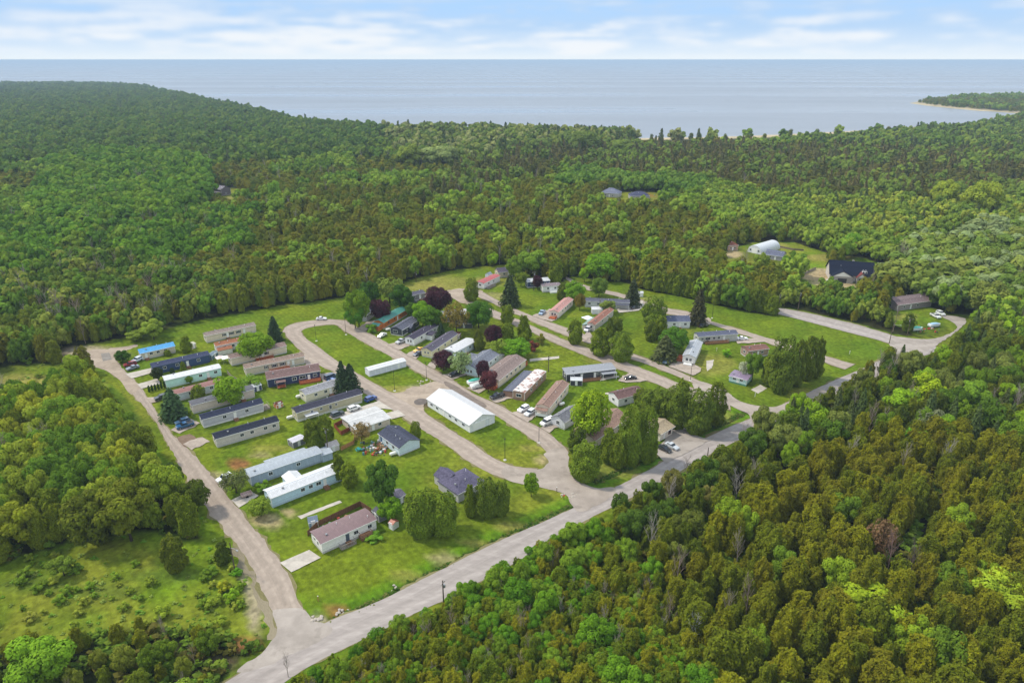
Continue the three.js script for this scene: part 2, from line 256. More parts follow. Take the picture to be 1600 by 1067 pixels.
function apron(name, label, outline, mat, { jag = 0.3, scale = 1, curve = false, y, thick = 0 } = {}) {
  const w = xz(outline), pts = [];
  const ring = curve ? new THREE.CatmullRomCurve3(w.map((p) => new THREE.Vector3(p[0], 0, p[1])), true, 'centripetal').getSpacedPoints(w.length * 8).slice(0, -1).map((p) => [p.x, p.z]) : w;
  for (let i = 0; i < ring.length; i++) { const a = ring[i], b = ring[(i + 1) % ring.length], d = Math.hypot(b[0] - a[0], b[1] - a[1]), n = Math.max(1, Math.round(d / 1.2)); for (let k = 0; k < n; k++) { const t = k / n, x = lerp(a[0], b[0], t), z = lerp(a[1], b[1], t); const j = jag * (vnoise(x / 1.5 + 30, z / 1.5) * 2 - 1); pts.push(new THREE.Vector2(x + j, -(z + j))); } }
  const s = new THREE.Shape(pts), g = thick ? new THREE.ExtrudeGeometry(s, { depth: thick, bevelEnabled: false }) : new THREE.ShapeGeometry(s); g.rotateX(-Math.PI / 2);
  sheetY += 0.005; g.translate(0, y ?? sheetY, 0);
  const uv = g.attributes.uv, p = g.attributes.position; for (let i = 0; i < uv.count; i++) uv.setXY(i, p.getX(i) * scale, p.getZ(i) * scale);
  g.computeVertexNormals();
  return tag(setting(name, g, mat), label);
}
const gt = (r, g, b, rep) => { const t = T.gravel.clone(); t.repeat.set(rep, rep); t.needsUpdate = true; return std({ color: C(r, g, b), map: t, bumpMap: t, bumpScale: 0.02, roughness: 0.95 }); };
const VERGE = gt(134, 130, 92, 1 / 7);
const RD = { main: std({ color: C(178, 171, 167), map: T.road, bumpMap: T.road, bumpScale: 0.01, roughness: 0.9 }), lane: std({ color: C(176, 164, 153), map: T.road, bumpMap: T.road, bumpScale: 0.02, roughness: 0.95 }), left: std({ color: C(174, 162, 150), map: T.road, bumpMap: T.road, bumpScale: 0.02, roughness: 0.95 }), lot: gt(178, 171, 166, 1 / 14), gravel: gt(180, 167, 154, 1 / 11), drive: gt(184, 173, 164, 1 / 6), shoulder: gt(150, 142, 122, 1 / 9), patch: gt(120, 114, 112, 1 / 6) };
const slab = paint('concrete', 200, 192, 180);

ribbon('gravel_shoulder', 'narrow stony shoulder along the bend of the left gravel road', [[356, 856], [390, 915], [412, 960], [420, 1000]], [[380, 854], [412, 914], [432, 958], [440, 1000]], RD.shoulder, 1.6, false);
ribbon('gravel_road', 'gravel road along the left edge of the mobile home park', [[160, 575], [185, 592], [207, 617], [241, 657], [284.6, 736], [319.6, 792.6], [372, 854], [407, 915], [427, 959], [433, 990]], [[180, 562], [195, 580], [219, 604], [263, 672], [298, 707], [346, 764], [381, 808], [438, 878], [455, 906.5], [476, 962]], RD.left, 0.7);
apron('gravel_turnaround', 'pale gravel turning place at the far end of the left road', [[105, 559], [122, 551], [150, 546], [171, 545], [214, 538.5], [205, 545], [180, 551], [178, 560], [200, 588], [219, 606], [206, 616], [185, 593], [160, 577], [130, 570]], RD.gravel, { curve: true, jag: 0.8 });
ribbon('main_road', 'paved main road crossing diagonally in front of the park', [[250, 1130], [330, 1080], [390, 1041], [440, 1010], [507.5, 974], [590, 940], [702.5, 884], [777.5, 847], [871, 805.5], [940, 772], [1010, 736.5], [1044, 718], [1101, 686], [1167, 656], [1219, 634], [1281, 605], [1350, 575], [1444, 532]], [[370, 1130], [459, 1056], [520, 1022], [590, 989], [640, 963], [702.5, 934], [760, 904], [815, 874], [870, 840], [927, 807], [980, 781], [1065, 735.5], [1106, 712], [1180, 676], [1250, 643], [1300, 619], [1380, 584], [1470, 546]], RD.main, 0.3);
apron('road_mouth', 'worn paved mouth where the left road meets the main road', [[427, 955], [433, 985], [415, 1012], [370, 1052], [440, 1030], [520, 985], [507, 975], [490, 970], [472, 952]], RD.lot, { scale: 1, curve: true });
ribbon('park_lane', 'lane on the left side of the long grass island', [[443, 514], [449, 528], [472, 550], [500, 572], [527, 583], [566, 612], [598, 632], [617, 643], [643, 661], [676, 682], [690, 690], [720, 712], [760, 737], [803, 752]], [[470, 519], [478, 529], [495, 541], [534, 569], [571, 591], [605, 611], [632, 624], [659, 636], [664, 645], [705, 672], [737, 693], [770, 715], [795, 727], [840, 733]], RD.lane);
ribbon('park_lane', 'lane past the row of homes on the right of the grass island', [[524, 507], [540.5, 519], [560, 530], [613, 559], [637.5, 573], [675, 593], [688, 599], [731, 619], [775, 650], [802, 667], [840, 692], [857, 710]], [[536, 500], [545, 503.5], [561, 513], [597, 531], [623, 547], [649, 561], [667, 572], [705, 593], [741, 616], [775, 631], [804, 646], [827, 661], [856, 676], [888, 706]], RD.lane);
ribbon('park_lane', 'curved end of the loop at the top of the grass island', [[441, 519], [446, 511], [454, 507.6], [470.6, 503], [495, 500], [515, 499.2], [538, 501]], [[473, 525], [470, 518], [479, 513], [495, 509.5], [512, 507.7], [522, 507.6], [534, 513]], RD.lane);
apron('lane_junction', 'broad junction where the loop lanes reach the main road', [[850, 708], [880, 698], [888, 708], [889, 729], [904, 750], [931, 763], [960, 762], [960, 772], [905, 800], [893, 789], [885, 774], [870, 768], [840, 761], [800, 753], [786, 745], [790, 728], [815, 734.5], [845, 732.5], [857, 722]], gt(177, 168, 161, 1 / 16), { curve: true });
apron('gravel_crossing', 'gravel crossing between the storage shed lawn and the white barn', [[600, 609], [617, 614.5], [635, 610], [656, 602], [674, 596], [692, 600], [704, 607], [690, 610], [668, 624], [660, 634], [664, 644], [640, 632]], RD.gravel, { curve: true, jag: 0.8 });
apron('asphalt_patch', 'dark oval of fresh gravel beside the barn end', [[646, 628], [656, 623], [667, 624.5], [664, 631], [652, 633]], RD.patch, { curve: true, jag: 0.2 });
apron('asphalt_patch', 'brown patched potholes across the left road', [[278, 683], [290, 679], [302, 681], [307, 692], [292, 700], [283, 694]], gt(136, 118, 104, 1 / 5), { curve: true, jag: 0.7 });
apron('asphalt_patch', 'grey patch in the gravel at the far end of the left road', [[157, 553], [170, 551], [174, 562], [160, 565]], gt(150, 146, 142, 1 / 5), { jag: 0.3 });
apron('asphalt_patch', 'darker worn strip along the lane beside the barn', [[694, 597], [706, 600], [742, 622], [760, 634], [754, 638], [730, 624], [700, 606]], gt(140, 130, 124, 1 / 5), { curve: true, jag: 0.6 });
ribbon('park_lane', 'lane running down the middle of the park past the dark home', [[708, 464], [723.6, 472], [735, 479], [769, 495], [800, 507], [835, 521], [844, 525], [885, 544], [934, 564], [960, 574], [995, 588], [1030, 602], [1070, 620], [1110, 636], [1142, 640]], [[722, 460], [740, 468], [769, 483], [806, 498], [837, 512], [852, 519], [901, 538.7], [966, 561], [1038, 590], [1090, 610], [1140, 624]], RD.lane);
ribbon('park_lane', 'lane past the pink roofed home parallel to the middle lane', [[736, 459], [778, 478], [806, 491], [835, 504], [884, 524], [940, 544], [987, 561], [1035, 579], [1084, 599], [1112, 612]], [[750, 454], [784, 473], [806, 483], [838, 496], [884, 512], [940, 533], [989, 553], [1040, 572], [1097, 597], [1136, 611]], RD.lane);
apron('gravel_turnaround', 'gravel area at the top of the middle lanes by the big purple maple', [[640, 462], [660, 457], [690, 456], [704, 453], [725, 451], [742, 452], [754, 455], [746, 462], [735, 470], [722, 474], [708, 467], [690, 465], [660, 467]], RD.gravel, { curve: true, jag: 0.7 });
apron('lane_junction', 'junction of the two middle lanes with the main road', [[1084, 599], [1097, 597], [1133, 611], [1156, 627], [1187, 635], [1210, 636], [1232, 629], [1266, 616], [1282, 606], [1290, 620], [1219, 651], [1180, 669], [1174, 655], [1170, 647], [1157, 641.7], [1136, 632], [1100, 622]], gt(177, 168, 161, 1 / 16), { curve: true });
ribbon('park_lane', 'narrow lane along the wide lawn on the right side', [[884, 432], [905, 442], [925, 449], [940, 452.6], [976, 460.5], [1043, 482], [1075, 487.5], [1097, 498], [1142, 511], [1205, 530], [1284, 555], [1336, 570]], [[884, 436], [905, 449], [920, 454], [940, 458], [969, 465], [1043, 490.5], [1080, 497], [1129, 513], [1199, 536], [1284, 565], [1320, 578]], RD.lane);
ribbon('side_road', 'paved side road behind the wide lawn', [[1150, 468], [1180, 474], [1216, 481], [1260, 489], [1340, 508], [1412, 530], [1462, 545]], [[1150, 476], [1180, 482], [1216, 491], [1319, 518], [1390, 536.6], [1446, 556]], RD.main);
apron('road_junction', 'paved junction and bend by the corner lot on the far right', [[1395, 527], [1450, 530.5], [1484, 522], [1495, 508], [1470, 493], [1507, 497], [1509, 504], [1495, 518], [1450, 548], [1395, 575], [1370, 578], [1400, 556], [1390, 537]], RD.lot, { curve: true });
apron('parking_lot', 'paved parking area in front of the beige roofed office', [[1024, 708], [1036, 692], [1049, 669], [1074, 671.5], [1091, 682], [1101, 685.5], [1118, 684], [1100, 694], [1040, 724]], RD.lot, {});

const DRIVES = [
  ['concrete', 'concrete drive of the rusty brown roofed home', [[437, 880], [483, 860], [501, 872], [455, 895]]], ['concrete', 'concrete parking pad beside the white roofed blue home', [[361, 782], [391, 768], [404, 775], [373, 794]]], ['gravel', 'gravel drive where the white off-roader stands', [[335, 752], [352, 743], [364, 752], [346, 764]]],
  ['gravel', 'gravel drive at the end of the lowest grey home of its row', [[285, 694], [315, 683], [328, 691], [298, 703]]], ['gravel', 'gravel drive of the blue pickup', [[266, 672], [298, 655], [313, 662], [280, 678]]], ['concrete', 'pale concrete drive of the dark navy home', [[195, 585], [238, 575], [238, 583], [205, 592]]],
  ['concrete', 'concrete drive in front of the mint green home', [[214, 601], [245, 592], [252, 600], [220, 608]]], ['gravel', 'gravel drive of the black car on the left road', [[228, 622], [262, 617], [263, 624], [236, 631]]], ['gravel', 'gravel drive between two beige homes by the left lane', [[466, 549], [496, 566], [500, 578], [478, 572], [474, 560]]],
  ['gravel', 'gravel drive behind the twin spruces', [[500, 585], [527, 582], [532, 590], [505, 599]]], ['concrete', 'concrete drive beside the long tan home with the dark roof', [[513, 652], [565, 636], [592, 627], [614, 641], [596, 639], [560, 644], [521, 656]]], ['concrete', 'short concrete drive by the large white flat roof', [[602, 647], [622, 641], [633, 650], [611, 656]]],
  ['gravel', 'gravel drive of the orange log home', [[559, 513], [575, 503], [590, 500], [581, 508], [571, 518.5]]], ['gravel', 'gravel drive of the silver pickup', [[606, 539], [625, 533], [641, 540], [623, 547.5]]], ['gravel', 'gravel drive of the yellow car', [[634, 555], [652, 545], [663, 550], [649, 561.5]]],
  ['gravel', 'gravel drive beside the maroon tree in front of the white roofs', [[666, 571], [682, 562], [691, 566], [677, 577]]], ['gravel', 'gravel drive of the black car beside the blue gabled home', [[689, 587], [722, 579], [731, 586], [704, 594]]], ['gravel', 'gravel drive with the teal boat', [[729, 607], [752, 600], [763, 606], [747, 615]]],
  ['gravel', 'gravel drive of the black pickup', [[762, 623], [790, 617], [801, 622], [774, 630]]], ['gravel', 'gravel drive with two white cars side by side', [[800, 647], [814, 640], [837, 642], [839, 650], [825, 661]]], ['gravel', 'gravel drive of the white wagon', [[844, 669], [866, 658], [883, 663], [857, 677]]],
  ['gravel', 'gravel bay of the black car beside the dark home', [[966, 596], [973, 588], [985, 584], [1000, 590], [1014, 595], [1000, 597.5], [980, 599]]], ['concrete', 'narrow concrete walk in front of the dark home', [[936, 592], [966, 588], [968, 590], [938, 596]]], ['gravel', 'gravel drive of the pink roofed home', [[831, 494], [860, 483], [873, 497], [862, 503], [846, 499]]],
  ['gravel', 'gravel drive among the round cedars', [[908, 528], [920, 517], [926, 525], [915, 533]]], ['concrete', 'concrete yard of the long grey home near the far lawn', [[964, 484], [1004, 470], [1007, 479], [998, 486], [967, 489.5]]], ['gravel', 'gravel drive under the tall single spruce', [[1093, 502], [1108, 497], [1113, 506], [1100, 511]]],
  ['gravel', 'gravel drive with the single white car by the narrow lane', [[1150, 530], [1178, 529], [1196, 535], [1153, 538]]], ['gravel', 'gravel drive in front of the slanted grey roofed home', [[1038, 563], [1080, 568], [1098, 577], [1084, 588], [1046, 574]]],
];
for (const [kind, label, o] of DRIVES) apron('driveway', label, o, kind === 'gravel' ? RD.drive : slab, { jag: kind === 'gravel' ? 0.5 : 0.05 });
for (const [label, o] of [['long row of bare concrete paving left in the lawn', [[465, 807], [530, 782], [534, 785], [470, 811]]], ['empty concrete home pad in the middle lawn', [[827, 561], [874, 556.5], [874, 560], [828, 565]]], ['weathered empty pad behind the lime green tree', [[945, 614], [995, 608], [996, 612], [947, 617]]], ['old concrete pad in the lawn below the slanted grey home', [[1104, 564], [1116, 562], [1113, 575], [1105, 580]]], ['square concrete pad at the foot of the great cedars', [[1174, 609], [1188, 601], [1199, 607], [1185, 615]]]])
  apron('concrete_pad', label, o, slab, { jag: 0.15, y: -0.02, thick: 0.1 });

/* ---------- foliage ---------- */
class Leaves { // leaf-sprays as small bent quads with their own tone
  constructor() { this.p = []; this.c = []; this.n = 0; }
  add(x, y, z, nx, ny, nz, s, asp, r, tone) {
    // an orthonormal pair across n, turned at random
    let l = Math.hypot(nx, ny, nz) || 1; nx /= l; ny /= l; nz /= l;
    let ax = Math.abs(ny) < 0.9 ? 0 : 1, ay = Math.abs(ny) < 0.9 ? 1 : 0, ux = ay * nz, uy = -ax * nz, uz = ax * ny - ay * nx; l = Math.hypot(ux, uy, uz); ux /= l; uy /= l; uz /= l;
    const vx = ny * uz - nz * uy, vy = nz * ux - nx * uz, vz = nx * uy - ny * ux, a = (r() - 0.5) * 2.2, ca = Math.cos(a) * s, sa = Math.sin(a) * s;
    const ex = ux * ca + vx * sa, ey = uy * ca + vy * sa, ez = uz * ca + vz * sa, fx = (vx * ca - ux * sa) * asp, fy = (vy * ca - uy * sa) * asp, fz = (vz * ca - uz * sa) * asp, b = s * 0.35;
    const q = [[-ex - fx * 0.6, -ey - fy * 0.6, -ez - fz * 0.6], [ex - fx * 0.35 - nx * b, ey - fy * 0.35 - ny * b, ez - fz * 0.35 - nz * b], [ex * 0.5 + fx, ey * 0.5 + fy, ez * 0.5 + fz], [-ex * 0.8 + fx * 0.5 - nx * b, -ey * 0.8 + fy * 0.5 - ny * b, -ez * 0.8 + fz * 0.5 - nz * b]];
    for (const k of [0, 1, 2, 0, 2, 3]) { this.p.push(x + q[k][0], y + q[k][1], z + q[k][2]); this.c.push(tone[0], tone[1], tone[2]); }
  }
  geo() { const g = new THREE.BufferGeometry(); g.setAttribute('position', new THREE.Float32BufferAttribute(this.p, 3)); g.setAttribute('color', new THREE.Float32BufferAttribute(this.c, 3)); g.setAttribute('uv', new THREE.Float32BufferAttribute(new Float32Array(this.p.length / 3 * 2), 2)); g.computeVertexNormals(); return g; }
}
const toneOf = (r, spread, warm = 0) => { const k = 1 + spread * (r() * 2 - 1), w = 1 + warm * (r() * 2 - 1); return [k * w, k, k / w]; };
// crowns are built 1 m high and about 1 m wide at the base of the tree and are scaled to size
function cedarCrown(seed, n, s, lumps, pointed = 0.8, low = 0.05) { // egg-shaped to conical crown swelling into rounded tufts
  const jit = n > 1000 ? 1.2 : 0.5, r = rng(seed), L = new Leaves(), lob = [], rad = (t) => { const q = t < 0.4 ? 1 - 0.25 * ((0.4 - t) / 0.4) ** 2 : Math.sqrt(Math.max(0, 1 - ((t - 0.4) / 0.6) ** 2)); return 0.5 * lerp(q, Math.pow(Math.max(0, 1 - t), 0.8) * (0.75 + 0.25 * sstep(0, 0.25, t)), pointed); };
  for (let i = 0; i < lumps; i++) lob.push([i * 2.39996 + r(), 0.1 + 0.87 * (i + r()) / lumps, 0.3 + 0.5 * r(), 0.26 + 0.22 * r(), 0.7 + 0.6 * r()]);
  for (let i = 0; i < n; i++) {
    const t = low + (1 - low) * (1 - Math.pow(r(), 0.75)), a = r() * 6.283; let R = rad(t), dy = 0, hit = 0, tn = 1;
    for (const [la, lt, k, w, tk] of lob) { let da = Math.abs(a - la) % 6.283; da = Math.min(da, 6.283 - da); const e = Math.exp(-(da * da) / (w * w) - ((t - lt) ** 2) / 0.008); R += 0.26 * k * e; dy += 0.11 * k * e; hit += e; tn = lerp(tn, tk, 0.5 * e); }
    R *= 0.80; const depth = 1 - 0.4 * r() * r() - 0.12 * (hit < 0.35 ? 1 : 0); const x = Math.cos(a) * R * depth, z = Math.sin(a) * R * depth, y = Math.min(1.1, t * 0.97 + dy + 0.02 * (r() - 0.5)), k = toneOf(r, n > 1000 ? 0.34 : 0.16, 0.06);
    L.add(x, y, z, Math.cos(a) * (1.1 - t) + (r() - 0.5) * jit, 0.4 + 0.8 * t + (r() - 0.5) * jit, Math.sin(a) * (1.1 - t) + (r() - 0.5) * jit, s * (0.55 + 0.8 * r()), 1.5, r, [k[0] * tn, k[1] * tn, k[2] * tn]);
  }
  return L.geo();
}
function leafyCrown(seed, n, s, lobes, { low = 0.22, wide = 0.5, flat = 1, gap = 0.0 } = {}) {
  const jit = n > 1000 ? 1 : 0.5, r = rng(seed), L = new Leaves(), B = [], cy = (1 + low) / 2, hy = (1 - low) / 2;
  for (let i = 0; i < lobes; i++) { // lobes spread over the crown, larger low and inside
    const u = 1 - 2 * (i + 0.5) / lobes, a = i * 2.39996 + r() * 0.7, q = Math.sqrt(1 - u * u), d = 0.62 + 0.2 * r(), k = 0.26 + 0.16 * r();
    B.push([Math.cos(a) * q * d * wide, cy + u * d * hy * (u > 0 ? flat : 1), Math.sin(a) * q * d * wide, k * wide, k * Math.min(hy, wide) * 1.02]);
  }
  B.push([0, cy, 0, 0.5 * wide, 0.55 * hy]);
  const area = B.map((b) => b[3] * b[3]), tot = area.reduce((p, c) => p + c, 0);
  B.forEach((b, bi) => {
    const m = Math.round(n * area[bi] / tot), bt = 0.86 + 0.28 * r();
    for (let i = 0; i < m; i++) {
      let u = r() * 2 - 1; if (u < -0.2 && r() < 0.45) u = -u; const a = r() * 6.283, q = Math.sqrt(1 - u * u), d = 0.78 + 0.3 * r();
      const x = b[0] + Math.cos(a) * q * b[3] * d, y = b[1] + u * b[4] * d, z = b[2] + Math.sin(a) * q * b[3] * d;
      if (gap && vnoise(x * 9 + 50, y * 9 + z * 7 + 50) < gap) continue;
      const t = toneOf(r, 0.22, 0.05); L.add(x, y, z, Math.cos(a) * q + (r() - 0.5) * jit, u + 0.35 + (r() - 0.5) * jit, Math.sin(a) * q + (r() - 0.5) * jit, s * (0.6 + 0.8 * r()), 1.15, r, [t[0] * bt, t[1] * bt, t[2] * bt]);
    }
  });
  return L.geo();
}
function spruceCrown(seed, tiers, per, s) {
  const r = rng(seed), L = new Leaves();
  for (let i = 0; i < tiers; i++) {
    const t = 0.05 + 0.95 * i / tiers, R = 0.5 * Math.pow(1 - t, 0.72) + 0.02, nb = Math.max(5, Math.round(15 * (1 - t * 0.7)));
    for (let b = 0; b < nb; b++) {
      const a = (b + r() * 0.8) / nb * 6.283 + i * 1.3, len = R * (0.75 + 0.4 * r());
      for (let k = 0; k < per; k++) { const d = (0.25 + 0.75 * (k + r()) / per) * len, sp = (r() - 0.5) * 0.22 * (0.3 + d / R); L.add(Math.cos(a + sp) * d, t - 0.10 * d + 0.02 * r() - 0.09 * (d / R) ** 2 * R, Math.sin(a + sp) * d, Math.cos(a) * 0.5 + (r() - 0.5), 0.9, Math.sin(a) * 0.5 + (r() - 0.5), s * (0.6 + 0.7 * r()), 1.6, r, toneOf(r, 0.3, 0.04)); }
    }
  }
  return L.geo();
}
function tube(pts, radii, sides = 5) { // a tapered limb through points
  const pos = [], idx = [], V = pts.map((p) => new THREE.Vector3(...p)), up = new THREE.Vector3(), a = new THREE.Vector3(), b = new THREE.Vector3();
  for (let i = 0; i < V.length; i++) {
    up.subVectors(V[Math.min(i + 1, V.length - 1)], V[Math.max(i - 1, 0)]).normalize(); a.set(Math.abs(up.y) > 0.9 ? 1 : 0, Math.abs(up.y) > 0.9 ? 0 : 1, 0).cross(up).normalize(); b.crossVectors(up, a);
    for (let k = 0; k < sides; k++) { const t = k / sides * 6.283; pos.push(V[i].x + (a.x * Math.cos(t) + b.x * Math.sin(t)) * radii[i], V[i].y + (a.y * Math.cos(t) + b.y * Math.sin(t)) * radii[i], V[i].z + (a.z * Math.cos(t) + b.z * Math.sin(t)) * radii[i]); }
    if (i) for (let k = 0; k < sides; k++) { const o = (i - 1) * sides, k2 = (k + 1) % sides; idx.push(o + k, o + k2, o + sides + k, o + k2, o + sides + k2, o + sides + k); }
  }
  const g = new THREE.BufferGeometry(); g.setAttribute('position', new THREE.Float32BufferAttribute(pos, 3)); g.setIndex(idx);
  const n = pos.length / 3, uv = new Float32Array(n * 2); for (let i = 0; i < n; i++) { uv[i * 2] = (i % sides) / sides; uv[i * 2 + 1] = pos[i * 3 + 1]; } g.setAttribute('uv', new THREE.BufferAttribute(uv, 2)); g.computeVertexNormals(); return g;
}
function trunkGeo(seed, top, rb, limbs, spread = 0.3, low = 0.25) { // unit-height trunk with limbs
  const r = rng(seed), gs = [tube([[0, -0.02, 0], [0.004, 0.2 * top, 0.004], [-0.006, 0.6 * top, 0.005], [0.002, top, -0.004]], [rb * 1.25, rb, rb * 0.65, rb * 0.15], 6)];
  for (let i = 0; i < limbs; i++) { const a = i * 2.4 + r(), h = lerp(low, top * 0.8, (i + r() * 0.5) / limbs), l = spread * (0.6 + 0.5 * r()) * (1 - h * 0.5); gs.push(tube([[0, h, 0], [Math.cos(a) * l * 0.5, h + l * 0.35, Math.sin(a) * l * 0.5], [Math.cos(a) * l, h + l * 0.85, Math.sin(a) * l]], [rb * 0.45, rb * 0.28, rb * 0.08], 4)); }
  return mergeGeometries(gs);
}
function bareGeo(seed, fine = true) { // leafless tree: trunk and forking twigs, unit height
  const r = rng(seed), gs = [];
  const grow = (p, d, len, rad, lvl) => {
    const n = 3, pts = [p.toArray()], q = p.clone(), dir = d.clone(), rr = [rad];
    for (let i = 1; i <= n; i++) { dir.add(new THREE.Vector3((r() - 0.5) * 0.25, 0.08, (r() - 0.5) * 0.25)).normalize(); q.addScaledVector(dir, len / n); pts.push(q.toArray()); rr.push(rad * lerp(1, 0.35, i / n)); }
    gs.push(tube(pts, rr, lvl ? 3 : 5));
    if (lvl < (fine ? 3 : 2)) { const kids = lvl === 0 ? 9 : lvl === 1 ? 5 : 4; for (let k = 0; k < kids; k++) { const t = lerp(lvl ? 0.3 : 0.3, 1, (k + 0.6 * r()) / kids), f = Math.min(n - 1, Math.floor(t * n)), o = new THREE.Vector3(...pts[f]).lerp(new THREE.Vector3(...pts[f + 1]), clamp(t * n - f)); const a = k * 2.4 + r() * 1.2, nd = dir.clone().multiplyScalar(0.75).add(new THREE.Vector3(Math.cos(a), 0.25, Math.sin(a)).multiplyScalar(0.75)).normalize(); grow(o, nd, len * (lvl ? 0.55 : 0.42) * (1.15 - 0.5 * t), Math.max(rad * 0.42, 0.0022), lvl + 1); } }
  };
  grow(new THREE.Vector3(0, -0.02, 0), new THREE.Vector3(0, 1, 0), 0.85, 0.02, 0);
  return mergeGeometries(gs);
}
const FOL = (kind, c) => { const k = { cedar: [0.86, 0.93, 0.5], roundCedar: [0.86, 0.96, 0.6], leafy: [0.97, 0.9, 0.64], airy: [0.98, 0.94, 0.75], ball: [1.06, 0.92, 0.66], shrub: [1.0, 0.96, 0.65], spruce: [0.92, 0.94, 0.8] }[kind]; if (c[2] > 90 && c[1] > c[0]) return c.map((v) => Math.round(v * 0.94)); return k && c[1] > c[0] * 0.8 ? c.map((v, i) => Math.min(250, Math.round(v * k[i]))) : c; };
const leafMat = (r, g, b) => { const k = 'leaf' + [r, g, b]; if (!cache.has(k)) cache.set(k, new THREE.MeshPhysicalMaterial({ color: C(r, g, b), vertexColors: true, roughness: 0.85, specularIntensity: 0.12, transmission: 0.18, thickness: 0 })); return cache.get(k); };

const GEO = {
  cedar: [1, 2, 3, 4, 5, 6].map((k) => cedarCrown(100 + k, 4200, 0.0245, 26, [0.3, 0.7, 0.5, 0.2, 0.9, 0.4][k - 1])),
  roundCedar: [1, 2].map((k) => cedarCrown(140 + k, 6500, 0.0205, 34, 0.1, 0.0)),
  leafy: [1, 2, 3, 4].map((k) => leafyCrown(200 + k, 4800, 0.0235, [13, 16, 11, 18][k - 1], { low: [0.2, 0.12, 0.26, 0.16][k - 1], wide: 0.5 })),
  airy: [1, 2, 3].map((k) => leafyCrown(240 + k, 2600, 0.023, 15, { low: 0.15, wide: 0.5, gap: 0.38 })),
  ball: [1, 2].map((k) => leafyCrown(260 + k, 6200, 0.021, 26, { low: 0.14, wide: 0.5 })),
  spruce: [1, 2].map((k) => spruceCrown(280 + k, 26, 7, 0.035)),
  shrub: [1, 2, 3].map((k) => leafyCrown(300 + k, 420, 0.075, 7, { low: -0.1, wide: 0.5 })),
  bare: [1, 2, 3].map((k) => bareGeo(320 + k)),
  cedarMid: [1, 2, 3].map((k) => cedarCrown(400 + k, 700, 0.055, 14, [0.05, 0.35, 0.2][k - 1], 0.1)), leafyMid: [1, 2, 3].map((k) => leafyCrown(420 + k, 700, 0.058, [10, 12, 8][k - 1], { low: 0.15 })), spruceMid: [spruceCrown(440, 11, 3, 0.075)],
  cedarFar: [1, 2].map((k) => cedarCrown(500 + k, 230, 0.092, 8, [0.05, 0.3][k - 1], 0.2)), leafyFar: [1, 2].map((k) => leafyCrown(520 + k, 230, 0.095, 7, { low: 0.2 })), spruceFar: [spruceCrown(540, 7, 2, 0.11)],
  trunk: trunkGeo(7, 0.92, 0.016, 0), limbed: [1, 2].map((k) => trunkGeo(20 + k, 0.8, 0.022, 9, 0.42, 0.22)), stick: tube([[0, 0, 0], [0, 0.7, 0]], [0.02, 0.008], 4),
};
const pick = (list, r) => list[Math.floor(r() * list.length) % list.length];
// one individual tree: trunk and crown
const KINDS = {
  cedar: { name: 'cedar_tree', cat: 'tree', crown: 'cedar', trunk: 'trunk' }, roundCedar: { name: 'cedar_tree', cat: 'tree', crown: 'roundCedar', trunk: 'trunk' }, leafy: { name: 'broadleaf_tree', cat: 'tree', crown: 'leafy', trunk: 'limbed' }, airy: { name: 'broadleaf_tree', cat: 'tree', crown: 'airy', trunk: 'limbed' },
  ball: { name: 'maple_tree', cat: 'tree', crown: 'ball', trunk: 'limbed' }, spruce: { name: 'spruce_tree', cat: 'tree', crown: 'spruce', trunk: 'trunk' }, shrub: { name: 'shrub', cat: 'shrub', crown: 'shrub', trunk: 'limbed' }, bare: { name: 'bare_tree', cat: 'tree' },
};
const protos = new Map();
function tree(kind, pos, h, w, turn, rgb, label, group, variant = 0) {
  rgb = FOL(kind, rgb);
  const K = KINDS[kind], key = kind + rgb + '|' + variant, v = K.crown ? GEO[K.crown] : GEO.bare; let o;
  if (!protos.has(key)) {
    o = new THREE.Group();
    if (kind === 'bare') { const m = 'wood' + rgb; if (!cache.has(m)) cache.set(m, std({ color: C(...rgb), roughness: 0.95 })); part('trunk', v[variant % v.length], cache.get(m), o); }
    else { const t = GEO[K.trunk]; part('trunk', Array.isArray(t) ? t[variant % t.length] : t, M.bark, o); part('crown', v[variant % v.length], leafMat(...rgb), o); }
    protos.set(key, o);
  } else o = protos.get(key).clone();
  o.name = numbered(K.name); o.position.copy(pos); o.rotation.y = turn; o.scale.set(w, h, w); scene.add(o); o.userData = {};
  return tag(o, label, K.cat, group);
}

